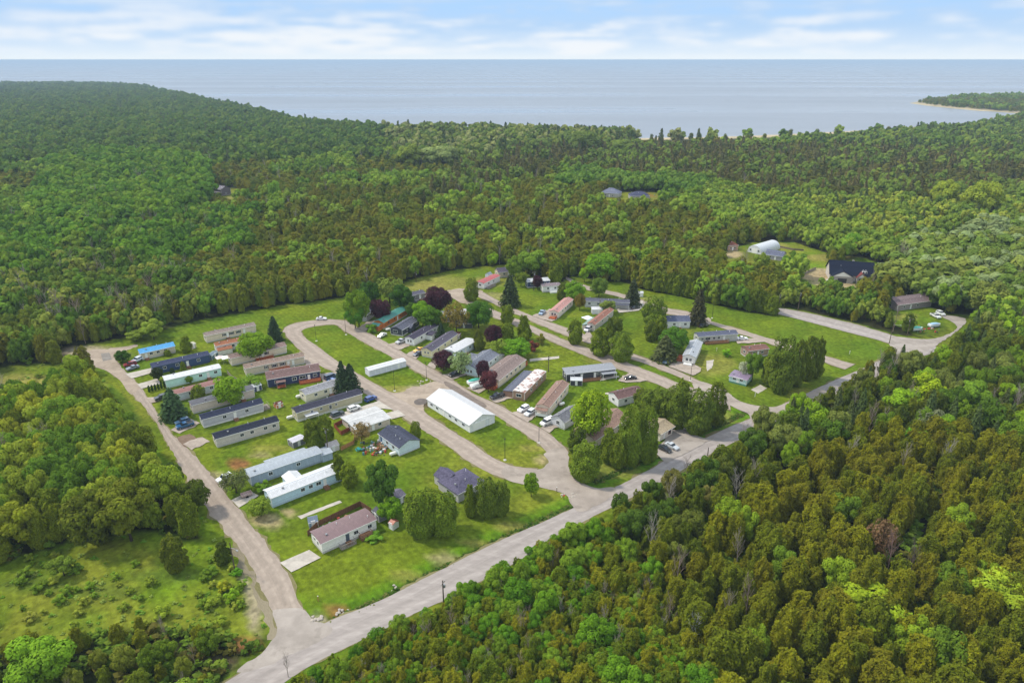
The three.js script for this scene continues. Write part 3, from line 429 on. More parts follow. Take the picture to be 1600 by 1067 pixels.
/* ---------- the trees standing in the park, each by itself ---------- */
const OL = [126, 133, 56], OLD = [114, 120, 56], GREEN = [98, 138, 46], DEEP = [66, 108, 42], LIME = [134, 182, 44], BRIGHT = [112, 164, 42], BLUE = [62, 80, 58], MAROON = [72, 40, 48], MAROON2 = [98, 52, 54], PALE = [148, 168, 104], YEL = [140, 150, 60];
const SOLO = [ // kind, foot x, foot y, top y, crown width (pixels), colour, label
  ['spruce', 430, 533, 492, 22, BLUE, 'single dark spruce at the inner bend of the loop lane'], ['cedar', 291, 550, 522, 24, OL, 'cedar beside the end of the blue roofed home'], ['cedar', 262, 556, 545, 14, OL, 'small cedar bush against the blue roofed home wall'],
  ['ball', 402, 560, 514, 54, BRIGHT, 'wide bright green maple behind the deck of a beige home'], ['leafy', 240, 530, 494, 38, [140, 172, 80], 'pale fresh green tree at the forest edge above the blue roof'], ['leafy', 192, 566, 545, 22, DEEP, 'dark green bush by the red car on the left road'], ['leafy', 213, 533, 515, 28, [128, 158, 70], 'light shrubby tree at the forest edge beside the turnaround'],
  ['leafy', 247, 595, 572, 18, BLUE, 'bluish bush in front of the navy home'], ['cedar', 287, 583, 563, 13, OL, 'narrow cedar against the navy home wall'], ['cedar', 270, 588, 573, 9, BLUE, 'thin bluish conifer in the middle of the navy home wall'], ['leafy', 297, 600, 587, 12, GREEN, 'round green shrub against the mint green home'],
  ['cedar', 311, 627, 598, 28, OL, 'round olive cedar before the maroon roofed home'], ['ball', 362, 634, 583, 48, BRIGHT, 'bright green tree with a bare stem between two rows of homes'], ['spruce', 272, 653, 603, 36, [84, 108, 76], 'dark spruce beside the left road near the black car'], ['airy', 392, 606, 585, 34, [120, 160, 60], 'loose green shrubs behind the white shed roof'],
  ['spruce', 536, 613, 562, 24, BLUE, 'left one of the two spruces by the left lane'], ['spruce', 549, 613, 566, 28, BLUE, 'right one of the two spruces by the left lane'], ['cedar', 489, 699, 652, 34, OLD, 'left cedar of the clump behind the long grey home'], ['cedar', 509, 698, 646, 36, OLD, 'tall right cedar of the clump behind the long grey home'], ['cedar', 497, 705, 668, 36, [98, 108, 46], 'front cedar of the clump behind the long grey home'],
  ['airy', 565, 692, 658, 28, [140, 124, 92], 'thin brown budding tree in the cluttered back yard'], ['cedar', 650, 688, 655, 20, OL, 'slim cedar beside the white house with the dark roof'], ['cedar', 530, 748, 703, 32, OLD, 'back cedar between the two pale blue homes and the yard'], ['cedar', 546, 759, 720, 36, OL, 'front cedar at the end of the white roofed blue home'],
  ['leafy', 598, 796, 714, 50, [84, 124, 56], 'tall soft green tree behind the fenced rusty roofed home'], ['leafy', 611, 812, 775, 38, BRIGHT, 'low bright green tree over the small grey shed'], ['roundCedar', 660, 833, 757, 66, OL, 'huge round cedar left of the purple grey roof'], ['roundCedar', 692, 832, 763, 58, OL, 'huge round cedar joined to the right of its twin before the purple grey roof'],
  ['cedar', 735, 806, 752, 30, OL, 'narrow cedar between the huge round cedars and the pair beside them'], ['roundCedar', 762, 806, 741, 44, OLD, 'left tree of the cedar pair before the lane junction lawn'], ['roundCedar', 783, 804, 748, 32, OLD, 'right tree of the cedar pair before the lane junction lawn'], ['ball', 830, 776, 737, 24, BRIGHT, 'small bright green tree alone on the corner lawn'],
  ['ball', 408, 806, 777, 34, [120, 160, 66], 'round pale flowering shrub by the white roofed blue home'], ['airy', 369, 770, 731, 38, [110, 124, 84], 'loose grey green willow beside the white off-roader'], ['shrub', 412, 768, 752, 24, GREEN, 'green bush between the two pale blue homes'],
  ['leafy', 561, 510, 447, 40, [110, 150, 44], 'yellowish green maple nearest the loop end'], ['leafy', 555, 513, 472, 30, [86, 142, 46], 'lower green tree in front of the maples by the loop end'], ['leafy', 578, 486, 434, 38, DEEP, 'dark maple rising behind the yellowish one at the loop end'], ['ball', 596, 503, 463, 32, MAROON, 'smaller round purple maple by the teal roofed home'],
  ['airy', 609, 474, 428, 42, [128, 150, 74], 'pale thin tree at the edge of the far field'], ['leafy', 628, 488, 440, 38, DEEP, 'dark broad maple right of the pale thin tree'], ['leafy', 645, 496, 469, 24, [76, 116, 46], 'small dark tree behind the teal roof end'], ['leafy', 661, 510, 468, 32, BRIGHT, 'left tree of the green clump behind the dark grey home'], ['leafy', 672, 515, 476, 38, [86, 130, 44], 'front tree of the green clump behind the dark grey home'], ['leafy', 685, 508, 484, 26, [120, 146, 54], 'right tree of the green clump behind the dark grey home'],
  ['ball', 685, 492, 443, 43, MAROON, 'largest purple maple, beside the gravel area'], ['airy', 713, 522, 468, 36, [132, 122, 66], 'budding brown tree before the grey white roof'], ['ball', 748, 514, 465, 46, [72, 124, 46], 'large dense green maple by the middle lane'], ['cedar', 737, 470, 430, 28, OL, 'cedar by the red roofed home'], ['spruce', 797, 478, 427, 28, [72, 84, 56], 'broad dark spruce left of the pink roofed home'],
  ['shrub', 581, 519, 505, 20, GREEN, 'hedge bush before the orange log home'], ['spruce', 689, 530, 503, 15, BLUE, 'small spruce behind the white home with the dark roof'], ['cedar', 748, 547, 510, 26, [116, 116, 52], 'olive cedar behind the white roofed home'], ['ball', 771, 540, 504, 27, MAROON, 'purple maple between two cedars behind the homes'], ['cedar', 790, 537, 502, 28, OL, 'cedar right of the hidden purple maple'],
  ['ball', 693, 579, 545, 34, MAROON, 'purple maple at the lane in front of the white roofs'], ['airy', 721, 585, 545, 34, [150, 170, 110], 'pale blossoming tree right of the lane side purple maple'], ['ball', 755, 597, 561, 23, MAROON, 'upper purple maple before the brown double roof'], ['ball', 763, 612, 576, 28, MAROON2, 'reddish lower maple before the brown double roof'], ['airy', 780, 558, 526, 28, [132, 158, 66], 'yellow green open tree behind the grey hipped roof'],
  ['ball', 807, 559, 527, 46, [98, 160, 42], 'bright round tree behind the brown double roof'], ['shrub', 833, 548, 531, 17, [128, 68, 52], 'rust red shrub beside the bright round tree'], ['shrub', 845, 538, 522, 15, OLD, 'dark round shrub at the middle lane edge'], ['cedar', 793, 506, 473, 26, OL, 'upper cedar on the strip between the middle lanes'], ['cedar', 819, 532, 488, 30, OL, 'taller cedar on the strip between the middle lanes'], ['cedar', 794, 528, 502, 24, OL, 'low cedar below the hidden purple maple'],
  ['cedar', 898, 537, 495, 30, OL, 'single cedar on the grass strip right of the pink roofed home'], ['cedar', 938, 555, 506, 42, OL, 'left cedar of the big pair on the lane strip'], ['roundCedar', 970, 563, 515, 42, OL, 'right cedar of the big pair on the lane strip'], ['cedar', 962, 520, 492, 26, OLD, 'cedar behind the big pair on the lane strip'], ['spruce', 988, 477, 434, 23, [70, 78, 54], 'spruce beside the long grey home at the narrow lane'],
  ['ball', 936, 464, 430, 28, [96, 138, 60], 'round headed tree with a clear stem by the narrow lane'], ['leafy', 913, 441, 414, 18, LIME, 'small lime coloured tree at the grove front'], ['leafy', 897, 470, 436, 36, BRIGHT, 'bright green tree behind the pink roofed home'], ['cedar', 877, 469, 440, 20, OLD, 'cedar behind the corner of the pink roofed home'], ['ball', 906, 484, 456, 17, OLD, 'small dark round tree beside the pink roofed home'], ['leafy', 950, 490, 466, 26, [124, 150, 88], 'pale rounded tree before the long grey home'],
  ['ball', 840, 452, 428, 16, MAROON, 'small purple tree before the navy home'], ['leafy', 830, 432, 386, 46, [118, 158, 62], 'big light green tree behind the navy home'], ['leafy', 806, 436, 396, 30, [112, 150, 60], 'light green tree left of the big one behind the navy home'], ['cedar', 868, 443, 398, 30, OL, 'cedar right behind the navy home'], ['cedar', 856, 430, 390, 24, [116, 110, 56], 'brownish cedar between the light tree and the navy home cedar'], ['leafy', 814, 448, 424, 18, [112, 140, 56], 'green bush left of the navy home'],
  ['leafy', 938, 436, 390, 52, BRIGHT, 'big spreading green tree in the grove above the narrow lane'], ['leafy', 770, 416, 391, 18, LIME, 'lime tree at the far edge of the field'], ['cedar', 976, 437, 400, 24, OLD, 'cedar at the right end of the grove above the narrow lane'],
  ['roundCedar', 1021, 507, 458, 44, OL, 'wide cedar behind the blue grey roofed home'], ['spruce', 1090, 506, 449, 25, [78, 76, 52], 'tall lone spruce by the narrow lane'], ['cedar', 953, 525, 493, 20, OLD, 'dark cedar at the left end of the lawn behind the pair'], ['cedar', 1031, 529, 489, 28, OL, 'upper cedar left of the blue grey roofed home'], ['cedar', 1016, 532, 498, 26, OLD, 'lower cedar left of the blue grey roofed home'], ['leafy', 1052, 551, 507, 44, [88, 138, 50], 'green tree between the two grey roofed homes'], ['spruce', 1038, 563, 521, 34, [92, 98, 66], 'broad grey conifer beside the slanted grey roofed home'],
  ['shrub', 1135, 557, 545, 15, BRIGHT, 'small bush alone in the lawn below the long grey home'], ['leafy', 1175, 596, 548, 26, [104, 146, 56], 'slender green tree beside the mint trailer'], ['airy', 1163, 592, 560, 20, [186, 192, 160], 'white blossoming tree beside the mint trailer'],
  ['cedar', 1203, 602, 545, 36, OL, 'left cedar of the great corner clump'], ['roundCedar', 1219, 612, 519, 50, OLD, 'tallest cedar of the great corner clump'], ['cedar', 1243, 602, 524, 36, OLD, 'third cedar from the left in the great corner clump'], ['cedar', 1260, 594, 518, 34, OLD, 'fourth cedar from the left in the great corner clump'], ['cedar', 1275, 590, 522, 28, OLD, 'rightmost cedar of the great corner clump'],
  ['ball', 921, 690, 601, 54, LIME, 'large lime green tree at the corner house'], ['roundCedar', 914, 748, 684, 58, OL, 'egg shaped cedar at the lane junction'], ['cedar', 902, 706, 664, 40, [96, 108, 52], 'dark conifer between the lime green tree and the lane'], ['cedar', 950, 722, 662, 34, OL, 'lower cedar left of the tallest cedars at the corner house'], ['roundCedar', 984, 724, 624, 48, OL, 'tallest cedar at the corner house'], ['roundCedar', 1010, 720, 632, 38, OL, 'cedar just right of the tallest at the corner house'], ['cedar', 965, 730, 672, 34, OL, 'front cedar under the tallest at the corner house'],
  ['roundCedar', 1020, 655, 602, 54, OLD, 'left cedar of the dark row behind the parking lot'], ['roundCedar', 1056, 666, 596, 54, OLD, 'second cedar of the dark row behind the parking lot'], ['roundCedar', 1088, 674, 602, 56, OLD, 'third cedar of the dark row behind the parking lot'], ['cedar', 1116, 664, 590, 38, OLD, 'last tall cedar of the dark row behind the parking lot'], ['cedar', 1064, 640, 588, 42, OL, 'cedar at the back of the dark row behind the parking lot'], ['cedar', 1000, 640, 604, 30, OLD, 'small cedar beside the hidden brown roofed white house'],
  ['bare', 450, 1058, 1018, 28, [150, 140, 130], 'leafless sapling at the road edge near the bottom'], ['cedar', 350, 880, 842, 34, [84, 92, 44], 'dark scraggly conifer beside the left road lamp'], ['shrub', 1180, 470, 458, 30, GREEN, 'green bushes beside the side road utility pole'],
];
const rS = rng(5);
SOLO.forEach(([kind, x, y, ty, w, c, label], i) => {
  const p = P(x, y), [, , dep] = toPx(p.x, 0, p.z), v = ty + w * 0.08 - 533.5, d = (v * CS + FOCAL * SN), fw = FOCAL * CS - v * SN, h = Math.max(1.2, CAM_H + p.z * d / fw), wm = w * dep / FOCAL;
  const sc = kind === 'cedar' ? 0.92 : kind === 'roundCedar' ? 0.9 : kind === 'airy' ? 1.15 : kind === 'spruce' ? 1.4 : 1.02;
  tree(kind, p, h * (kind === 'shrub' ? 1.1 : kind === 'spruce' ? 1 : 0.96), wm * sc, rS() * 6.28, c, label, undefined, i);
});
// arborvitae row in front of the mint green home
for (let k = 0; k < 6; k++) tree('cedar', P(233 + k * 4.8, 613 - k * 1.5), 2.6 + 0.5 * rS(), 1.1, rS() * 6, [66, 92, 40], 'slim arborvitae in the short row before the mint green home', 'arborvitae row before the mint green home', 1);
// clipped cedar row along the wide lawn
for (let k = 0; k < 40; k++) { const t = k / 39, p = P(lerp(1012, 1207, t), lerp(450, 490, t) + (k % 2) * 1.2), hh = 10 + 2.6 * rS() - 2.5 * Math.max(0, t - 0.9) * 10; tree('cedar', p, hh, 6.6 + rS(), rS() * 6, [OL, OLD, [96, 104, 44]][k % 3], 'cedar in the dense row along the wide lawn', 'cedar row along the wide lawn', k); }

/* ---------- the forest ---------- */
const REG_CEDAR = [[330, 332], [420, 318], [640, 330], [820, 284], [900, 300], [1080, 330], [1150, 384], [1196, 412], [1240, 455], [1215, 492], [1003, 450], [900, 420], [850, 405], [740, 412], [600, 454], [440, 476], [390, 470], [400, 400], [330, 372]];
const REG = [ // outline, mix of kinds, heights, colours
  { o: [[60, 355], [80, 262], [190, 246], [320, 262], [330, 330], [250, 352], [140, 372]], mix: { leafy: 0.95, bare: 0.05 }, hs: 1.25, ws: 1.1, leaf: [[96, 142, 44], [84, 130, 42], [110, 150, 52]] },
  { o: [[-80, 470], [-80, 330], [60, 355], [250, 352], [400, 340], [390, 400], [250, 430], [150, 400], [60, 440]], mix: { leafy: 0.62, cedar: 0.3, bare: 0.08 }, hs: 1.05, leaf: [[104, 150, 46], [92, 140, 44], [120, 156, 60], [80, 126, 44]] },
  { o: [[-200, 590], [-80, 470], [60, 440], [150, 400], [230, 430], [330, 440], [390, 470], [300, 500], [220, 530], [120, 545], [60, 580]], mix: { leafy: 0.42, cedar: 0.4, bare: 0.18 }, hs: 0.95, leaf: [[110, 140, 60], [96, 136, 50], [132, 152, 78], [84, 120, 48]] },
  { o: [[-120, 1000], [-120, 600], [60, 622], [150, 590], [230, 668], [330, 800], [372, 850], [325, 866], [225, 842], [120, 866], [60, 880]], mix: { leafy: 0.58, cedar: 0.34, bare: 0.08 }, hs: 0.95, leaf: [[136, 168, 60], [116, 160, 56], [148, 174, 70], [162, 180, 64], [102, 144, 52]], cedar: [[136, 138, 54], [122, 128, 50]] },
  { o: [[-120, 1200], [-60, 1000], [60, 985], [180, 945], [330, 960], [395, 1015], [330, 1070], [200, 1200]], mix: { cedar: 0.5, leafy: 0.4, bare: 0.1 }, hs: 0.5, leaf: [[120, 146, 52], [104, 138, 46], [136, 156, 70]], cedar: [[134, 128, 46], [116, 120, 46]] },
  { o: [[440, 1200], [460, 1075], [700, 945], [864, 850], [930, 814], [1010, 900], [1120, 1070], [1130, 1200]], mix: { cedar: 0.72, leafy: 0.22, bare: 0.05 }, hs: 0.60, sp: 0.72, leaf: [[106, 158, 44], [92, 146, 42], [120, 160, 56]], cedar: [[146, 136, 48], [126, 126, 46], [112, 120, 46]] },
  { o: [[930, 814], [1065, 742], [1180, 690], [1240, 760], [1130, 830], [1090, 900], [1010, 900]], mix: { cedar: 0.55, leafy: 0.25, bare: 0.2 }, hs: 0.85, leaf: [[84, 118, 48], [110, 130, 66], [126, 132, 88]], cedar: [[118, 118, 46], [106, 112, 46]] },
  { o: [[1180, 690], [1300, 622], [1445, 560], [1512, 520], [1700, 480], [1700, 730], [1500, 700], [1330, 690], [1240, 760]], mix: { cedar: 0.5, leafy: 0.28, spruce: 0.1, bare: 0.12 }, hs: 0.95, leaf: [[110, 150, 48], [132, 176, 50], [88, 126, 46], [120, 140, 84]], cedar: [[108, 114, 48], [98, 108, 48], [120, 120, 50]] },
  { o: [[900, 1300], [1120, 1070], [1010, 900], [1090, 900], [1130, 830], [1240, 760], [1330, 690], [1500, 700], [1700, 730], [1900, 1300]], mix: { cedar: 0.945, leafy: 0.035, bare: 0.02 }, hs: 1.0, cedar: [[142, 132, 40], [128, 122, 40], [118, 118, 42], [134, 122, 42]], leaf: [[134, 170, 54], [104, 140, 50]] },
  { o: [[1380, 470], [1400, 430], [1440, 395], [1520, 372], [1700, 372], [1700, 480], [1512, 500], [1470, 480]], mix: { leafy: 0.9, cedar: 0.06, bare: 0.04 }, hs: 1.25, sp: 1.35, ws: 1.35, leaf: [[128, 150, 88], [116, 144, 78], [138, 154, 96], [104, 138, 70]] },
  { o: [[1216, 478], [1256, 455], [1330, 462], [1386, 500], [1396, 525], [1340, 505], [1260, 486]], mix: { leafy: 0.68, cedar: 0.32 }, hs: 0.68, sp: 0.85, leaf: [[104, 140, 58], [88, 128, 48], [126, 150, 74]] },
  { o: [[1080, 330], [1100, 290], [1200, 308], [1310, 355], [1380, 380], [1440, 395], [1388, 415], [1300, 398], [1200, 372], [1150, 360]], mix: { leafy: 0.8, cedar: 0.18, bare: 0.02 }, hs: 0.8, leaf: [[124, 158, 70], [110, 148, 62], [142, 172, 80]] },
  { o: [[1310, 355], [1200, 308], [1300, 316], [1700, 330], [1700, 372], [1520, 372], [1440, 395]], mix: { leafy: 0.55, cedar: 0.3, spruce: 0.15 }, hs: 0.95, leaf: [[124, 156, 70], [104, 138, 64], [150, 172, 84]] },
  { o: [[640, 330], [720, 262], [800, 238], [1000, 226], [1200, 232], [1700, 246], [1700, 330], [1300, 316], [1130, 290], [1000, 290], [900, 272], [820, 284]], mix: { spruce: 0.22, leafy: 0.1, cedar: 0.68 }, hs: 1.1, cedar: [[106, 100, 62], [96, 96, 60], [114, 106, 66]], spruce: [[116, 112, 74], [106, 108, 72], [124, 114, 76]], leaf: [[106, 138, 70], [120, 150, 76]] },
  { o: [[620, 250], [600, 205], [1000, 215], [1180, 225], [1000, 235], [800, 246], [720, 262]], mix: { leafy: 0.6, spruce: 0.2, cedar: 0.2 }, hs: 1.35, leaf: [[112, 142, 78], [130, 152, 88], [98, 130, 70], [156, 162, 92]] },
  { o: [[1180, 225], [1300, 215], [1600, 190], [1800, 185], [1800, 250], [1400, 236]], mix: { leafy: 0.6, spruce: 0.28, cedar: 0.12 }, hs: 1.1, leaf: [[108, 142, 70], [96, 132, 66], [130, 158, 80]] },
  { o: [[860, 300], [900, 275], [1010, 286], [1100, 290], [1080, 320], [960, 296]], mix: { leafy: 0.75, cedar: 0.25 }, hs: 1.05, leaf: [[110, 150, 70], [92, 134, 58]] },
  { o: [[-600, 270], [-600, 126], [240, 130], [470, 184], [620, 205], [600, 250], [330, 262], [190, 246], [60, 262]], mix: { leafy: 0.5, cedar: 0.45, spruce: 0.05 }, hs: 1.15, leaf: [[92, 130, 58], [80, 118, 54], [108, 140, 64]], cedar: [[98, 112, 60], [106, 114, 62]] },
];
REG.push({ o: REG_CEDAR, mix: { cedar: 0.92, leafy: 0.06, bare: 0.02 }, hs: 1.0, leaf: [[116, 156, 60], [132, 166, 72]], cedar: [[124, 124, 52], [114, 118, 50], [132, 122, 54]] });
for (const R of REG) R.box = [Math.min(...R.o.map((p) => p[0])), Math.max(...R.o.map((p) => p[0])), Math.min(...R.o.map((p) => p[1])), Math.max(...R.o.map((p) => p[1]))];
const BASE = { mix: { cedar: 0.84, leafy: 0.13, bare: 0.03 }, hs: 1.0, leaf: [[116, 156, 60], [100, 142, 54], [132, 166, 72]] };
const CEDARS = [[124, 124, 52], [114, 118, 50], [104, 114, 50], [132, 122, 54]];
const PINES = [[92, 108, 66], [100, 110, 68]];
const PICKED = [ // single forest trees that stand out: kind, foot, height, width, colour, label
  ['leafy', 915, 240, 30, 40, [112, 142, 78], 'tall rounded group crown standing out at the lake shore'], ['leafy', 970, 244, 22, 34, [120, 150, 84], 'broad tree right of the tall crown at the lake shore'], ['leafy', 845, 238, 20, 30, [112, 144, 84], 'broad tree left of the tall crown at the lake shore'], ['leafy', 640, 262, 26, 34, [132, 160, 78], 'light green tall tree left of the lake shore gap'], ['leafy', 690, 262, 24, 40, [150, 166, 92], 'yellowish broad tree near the lake shore'],
  ['leafy', 1335, 985, 9, 17, [150, 184, 52], 'wide yellow green tree among the olive cedars of the near wood'], ['leafy', 1555, 960, 10, 14, [150, 184, 62], 'yellow green tree at the right edge of the near wood'], ['leafy', 1440, 640, 12, 13, [160, 196, 44], 'vivid lime tree in the wood below the far junction'], ['leafy', 1405, 660, 11, 12, [132, 180, 50], 'green tree left below the vivid lime one'], ['leafy', 1510, 655, 13, 11, [120, 164, 62], 'tall green tree right of the vivid lime one'], ['leafy', 1470, 700, 10, 10, [124, 172, 56], 'bright green tree below the vivid lime one'], ['leafy', 1425, 705, 7, 10, [110, 176, 56], 'small fresh green tree in the wood right of the road'],
  ['airy', 1450, 690, 11, 9, [128, 134, 96], 'greyish thin tree below the vivid lime one'], ['bare', 1158, 716, 11, 9, [150, 134, 126], 'leafless tree beside the main road, right of the parking lot'], ['bare', 1072, 760, 9, 7, [150, 138, 130], 'leafless tree at the road edge below the parking lot'], ['bare', 1200, 690, 10, 8, [146, 132, 124], 'leafless tree opposite the lane junction with the main road'], ['bare', 1015, 880, 13, 9, [150, 144, 132], 'pale leafless tree in the young wood'], ['bare', 1148, 800, 13, 9, [150, 144, 134], 'leafless tree at the edge of the olive cedars'], ['bare', 1078, 1010, 9, 8, [186, 184, 178], 'whitish dead tree in the lower middle of the near wood'], ['bare', 1130, 985, 11, 6, [150, 140, 124], 'thin leafless tree right of the whitish dead one'], ['bare', 1175, 780, 12, 8, [150, 140, 130], 'second leafless tree at the edge of the olive cedars'], ['airy', 1370, 880, 12, 7, [132, 104, 72], 'rust brown dying tree in the dark gap of the near wood'], ['bare', 1385, 900, 12, 8, [136, 112, 104], 'dead brown tree beside the dark gap'], ['bare', 1420, 915, 12, 7, [110, 98, 92], 'grey dead tree inside the dark gap'],
  ['bare', 1320, 745, 13, 8, [158, 150, 138], 'pale bare trunk at the top of the olive cedars'], ['bare', 1470, 745, 12, 9, [150, 144, 136], 'bare tree at the upper right of the near wood'], ['leafy', 70, 1075, 10, 12, [120, 170, 52], 'bright green tree in the bottom left corner'], ['leafy', 32, 860, 13, 12, [136, 154, 48], 'yellowish tree at the left edge of the mixed wood'], ['leafy', 205, 845, 15, 14, [114, 132, 46], 'large olive maple before the meadow'], ['leafy', 150, 850, 14, 13, [104, 122, 44], 'left neighbour of the large olive maple before the meadow'], ['leafy', 218, 730, 14, 11, [112, 134, 46], 'tall round tree close to the left road'], ['leafy', 268, 770, 9, 8, [68, 96, 44], 'dark tree leaning over the left road'], ['cedar', 275, 890, 9, 7, [110, 112, 48], 'shaggy cedar at the right edge of the meadow'], ['leafy', 308, 800, 9, 8, [90, 112, 40], 'low dark maple at the left road'], ['leafy', 100, 900, 5, 6, [116, 150, 66], 'pale bush at the meadow edge'], ['bare', 190, 790, 10, 9, [160, 152, 142], 'grey leafless shrub in the mixed wood'], ['bare', 130, 520, 15, 14, [148, 132, 118], 'wide brown leafless tree at the forest edge by the turnaround'], ['bare', 98, 505, 16, 16, [150, 134, 120], 'large brown leafless tree left of the turnaround forest edge'], ['bare', 232, 475, 15, 14, [146, 126, 116], 'brown leafless tree in the forest above the blue roof'], ['airy', 185, 512, 12, 8, [128, 116, 78], 'rusty budding tree in the forest edge'], ['ball', 360, 482, 10, 9, [150, 172, 68], 'pale yellow green tree at the forest edge above the beige homes'], ['ball', 430, 318, 18, 12, [112, 170, 66], 'tall rounded light green tree near the far house clearing'], ['ball', 508, 268, 10, 16, [206, 168, 60], 'single yellow tree far in the forest'], ['leafy', 1330, 395, 12, 11, [120, 176, 66], 'bright green tree behind the modern house lawn'], ['leafy', 1530, 340, 26, 28, [150, 178, 74], 'large yellow green tree at the far right'], ['leafy', 1470, 330, 24, 20, [150, 178, 74], 'yellow green tree left of the large one at the far right'],
];
{
  const r = rng(99), all = [];
  for (const p of PICKED) { const [kind, x, y, h, w, c, label] = p, q = P(x, y); q.y = landY(q.x, q.z); tree(kind, q, h * 1.1, w, r() * 6, c, label, undefined, Math.floor(r() * 9)); }
  const put = (x, z, small = 1) => {
    const y = landY(x, z); const [px, py, dep] = toPx(x, y, z), [, gyp] = toPx(x, 0, z);
    if (y < LAKE_Y + 0.7) return; if (z < -900) { const q = inland(x, z); if (q < (z < -1500 ? 22 : px > 985 ? 190 - 60 * sstep(1250, 1450, px) : 30) && (q < 40 || q > 150 || r() > 0.06)) return; }
    
    if (dep < 60 || px < -160 - 40 || px > 1760 + 40 || py > 1330) return;
    const d = Math.hypot(x, z); if (d < 900 && treeless(px, gyp)) return;
    const R = REG.find((q) => px > q.box[0] && px < q.box[1] && gyp > q.box[2] && gyp < q.box[3] && inPoly(px, gyp, q.o)) || BASE;
    if (R.sp > 1 && d < 900 && r() > 1 / (R.sp * R.sp)) return; if (d > 420 && r() < 0.12) return;
    const patch = fbm(x / 75 + 11, z / 75, 3), patch2 = fbm(x / 24 + 77, z / 24, 2); let mix = { ...R.mix };
    if (mix.leafy) mix.leafy *= R === BASE ? 9 * sstep(0.55, 0.63, patch) + 0.1 : 0.35 + 1.6 * sstep(0.35, 0.65, patch2); if (mix.bare) mix.bare *= 2.2 * sstep(0.45, 0.7, fbm(x / 30, z / 30 + 60, 2));
    if (px > 1385 && px < 1432 && gyp > 855 && gyp < 925) return; // the dark gap
    let tot = 0; for (const k in mix) tot += mix[k]; let q = r() * tot, kind = 'cedar'; for (const k in mix) { if ((q -= mix[k]) <= 0) { kind = k; break; } }
    const hs = small * R.hs * (0.78 + 0.44 * r()) * (0.9 + 0.25 * patch2); let h, w, c;
    if (kind === 'cedar') { h = 10.5 * hs; w = 6.2 * Math.pow(hs, 0.85) * (0.85 + 0.35 * r()); c = pick(R.cedar || CEDARS, r); }
    else if (kind === 'leafy') { h = 12 * hs; w = 7.5 * Math.pow(hs, 0.9) * (0.8 + 0.45 * r()); c = pick(R.leaf || BASE.leaf, r); }
    else if (kind === 'spruce') { h = 14 * hs; w = 5.5 * hs; c = pick(R.spruce || PINES, r); }
    else { h = 14 * hs; w = 8 * hs; c = [[150, 140, 128], [140, 124, 112], [160, 150, 140]][Math.floor(r() * 3)]; }
    if (R.ws) w *= R.ws; if (d > 380 && kind === 'leafy') { w *= 1.2 + 0.3 * r(); h *= 1.08; } if (d > 400 && kind === 'cedar') { h *= 0.9; w *= 1.06; } if (d > 500) { const k = 1 + 0.35 * sstep(500, 1100, d); w *= k; h *= lerp(1, k, 0.4); } 
    if (polyDist(px, gyp, PARK) < 14 && gyp > 600) { h *= 0.72; w *= 0.8; }
    all.push({ kind, x, y, z, h, w, c, d, px, py: gyp, R, seen: px > -30 && px < 1630 && gyp < 1130 });
  };
  // rows of a jittered grid, wider apart with distance
  for (let z = -62; z > -1400;) { const d = -z, sp = d < 420 ? 5.1 : d < 700 ? 6.3 : 8, hw = d * 0.86 + 70; for (let x = -hw; x < hw; x += sp) put(x + (r() - 0.5) * sp * 0.95, z + (r() - 0.5) * sp * 0.95); z -= sp * 0.94; }
  for (let z = -1400; z > -4300;) { const sp = 10 + (-z - 1400) * 0.004, hw = -z * 0.86; for (let x = -hw; x < hw; x += sp) { const a = x + (r() - 0.5) * sp, b = z + (r() - 0.5) * sp; if (inPoly(a, b, LAND)) put(a, b); } z -= sp; }
  for (let i = 0; i < 2600; i++) { const px = 440 + 720 * r(), py = 800 + 380 * r(); if (inPoly(px, py, REG[5].o)) { const p = P(px, py); put(p.x, p.z, 0.72); } }
  all.sort((a, b) => b.h / b.d - a.h / a.d);
  const quota = { cedar: 236, leafy: 232, bare: 110, spruce: 40 }, rest = [];
  const where = (t) => t.px > 440 && t.py > 560 ? (t.R === REG[5] ? (() => { const s = t.px < 640 ? 'at the lower left end of' : t.px < 820 ? 'in the middle of' : 'at the right end of'; return ['young', s + ' the roadside young wood', 'young wood below the main road, ' + s.split(' ').slice(0, -1).join(' ')]; })() : t.py < 720 && t.px > 1150 ? ['', 'in the wood right of the road below the far junction', 'wood below the far junction'] : t.R === REG[6] ? ['', 'in the wood edge facing the parking lot', 'wood edge facing the parking lot'] : (() => { const s = t.px > 1450 ? 'at the right edge of' : t.py > 1000 ? 'along the bottom edge of' : t.px < 1160 ? 'on the left side of' : t.py < 820 ? 'at the upper end of' : 'round the dark gap in'; return ['', s + ' the dense near wood', 'dense near wood, ' + s.split(' ').slice(0, -1).join(' ')]; })()) : t.px < 440 && t.py > 590 ? (t.py > 940 ? ['low', 'in the thicket below the meadow', 'thicket below the meadow'] : (() => { const s = t.py < 700 ? 'at the far end of' : t.px > 180 ? 'on the road side of' : 'at the outer side of'; return ['', s + ' the mixed wood by the gravel road', 'mixed wood left of the gravel road, ' + s.split(' ').slice(0, -1).join(' ')]; })()) : ['', 'in the forest behind the park', 'forest behind the park'];
  const word = (t) => t.kind === 'bare' ? 'leafless grey brown tree' : t.kind === 'spruce' ? 'dark pointed spruce' : t.kind === 'cedar' ? (t.c[0] > 126 ? 'golden olive cedar' : t.c[0] > 112 ? 'olive cedar' : 'dark olive cedar') : (t.c[0] > 128 ? 'yellow green broadleaf tree' : t.c[1] > 144 ? 'bright green broadleaf tree' : t.c[1] > 128 ? 'mid green broadleaf tree' : 'dull green broadleaf tree');
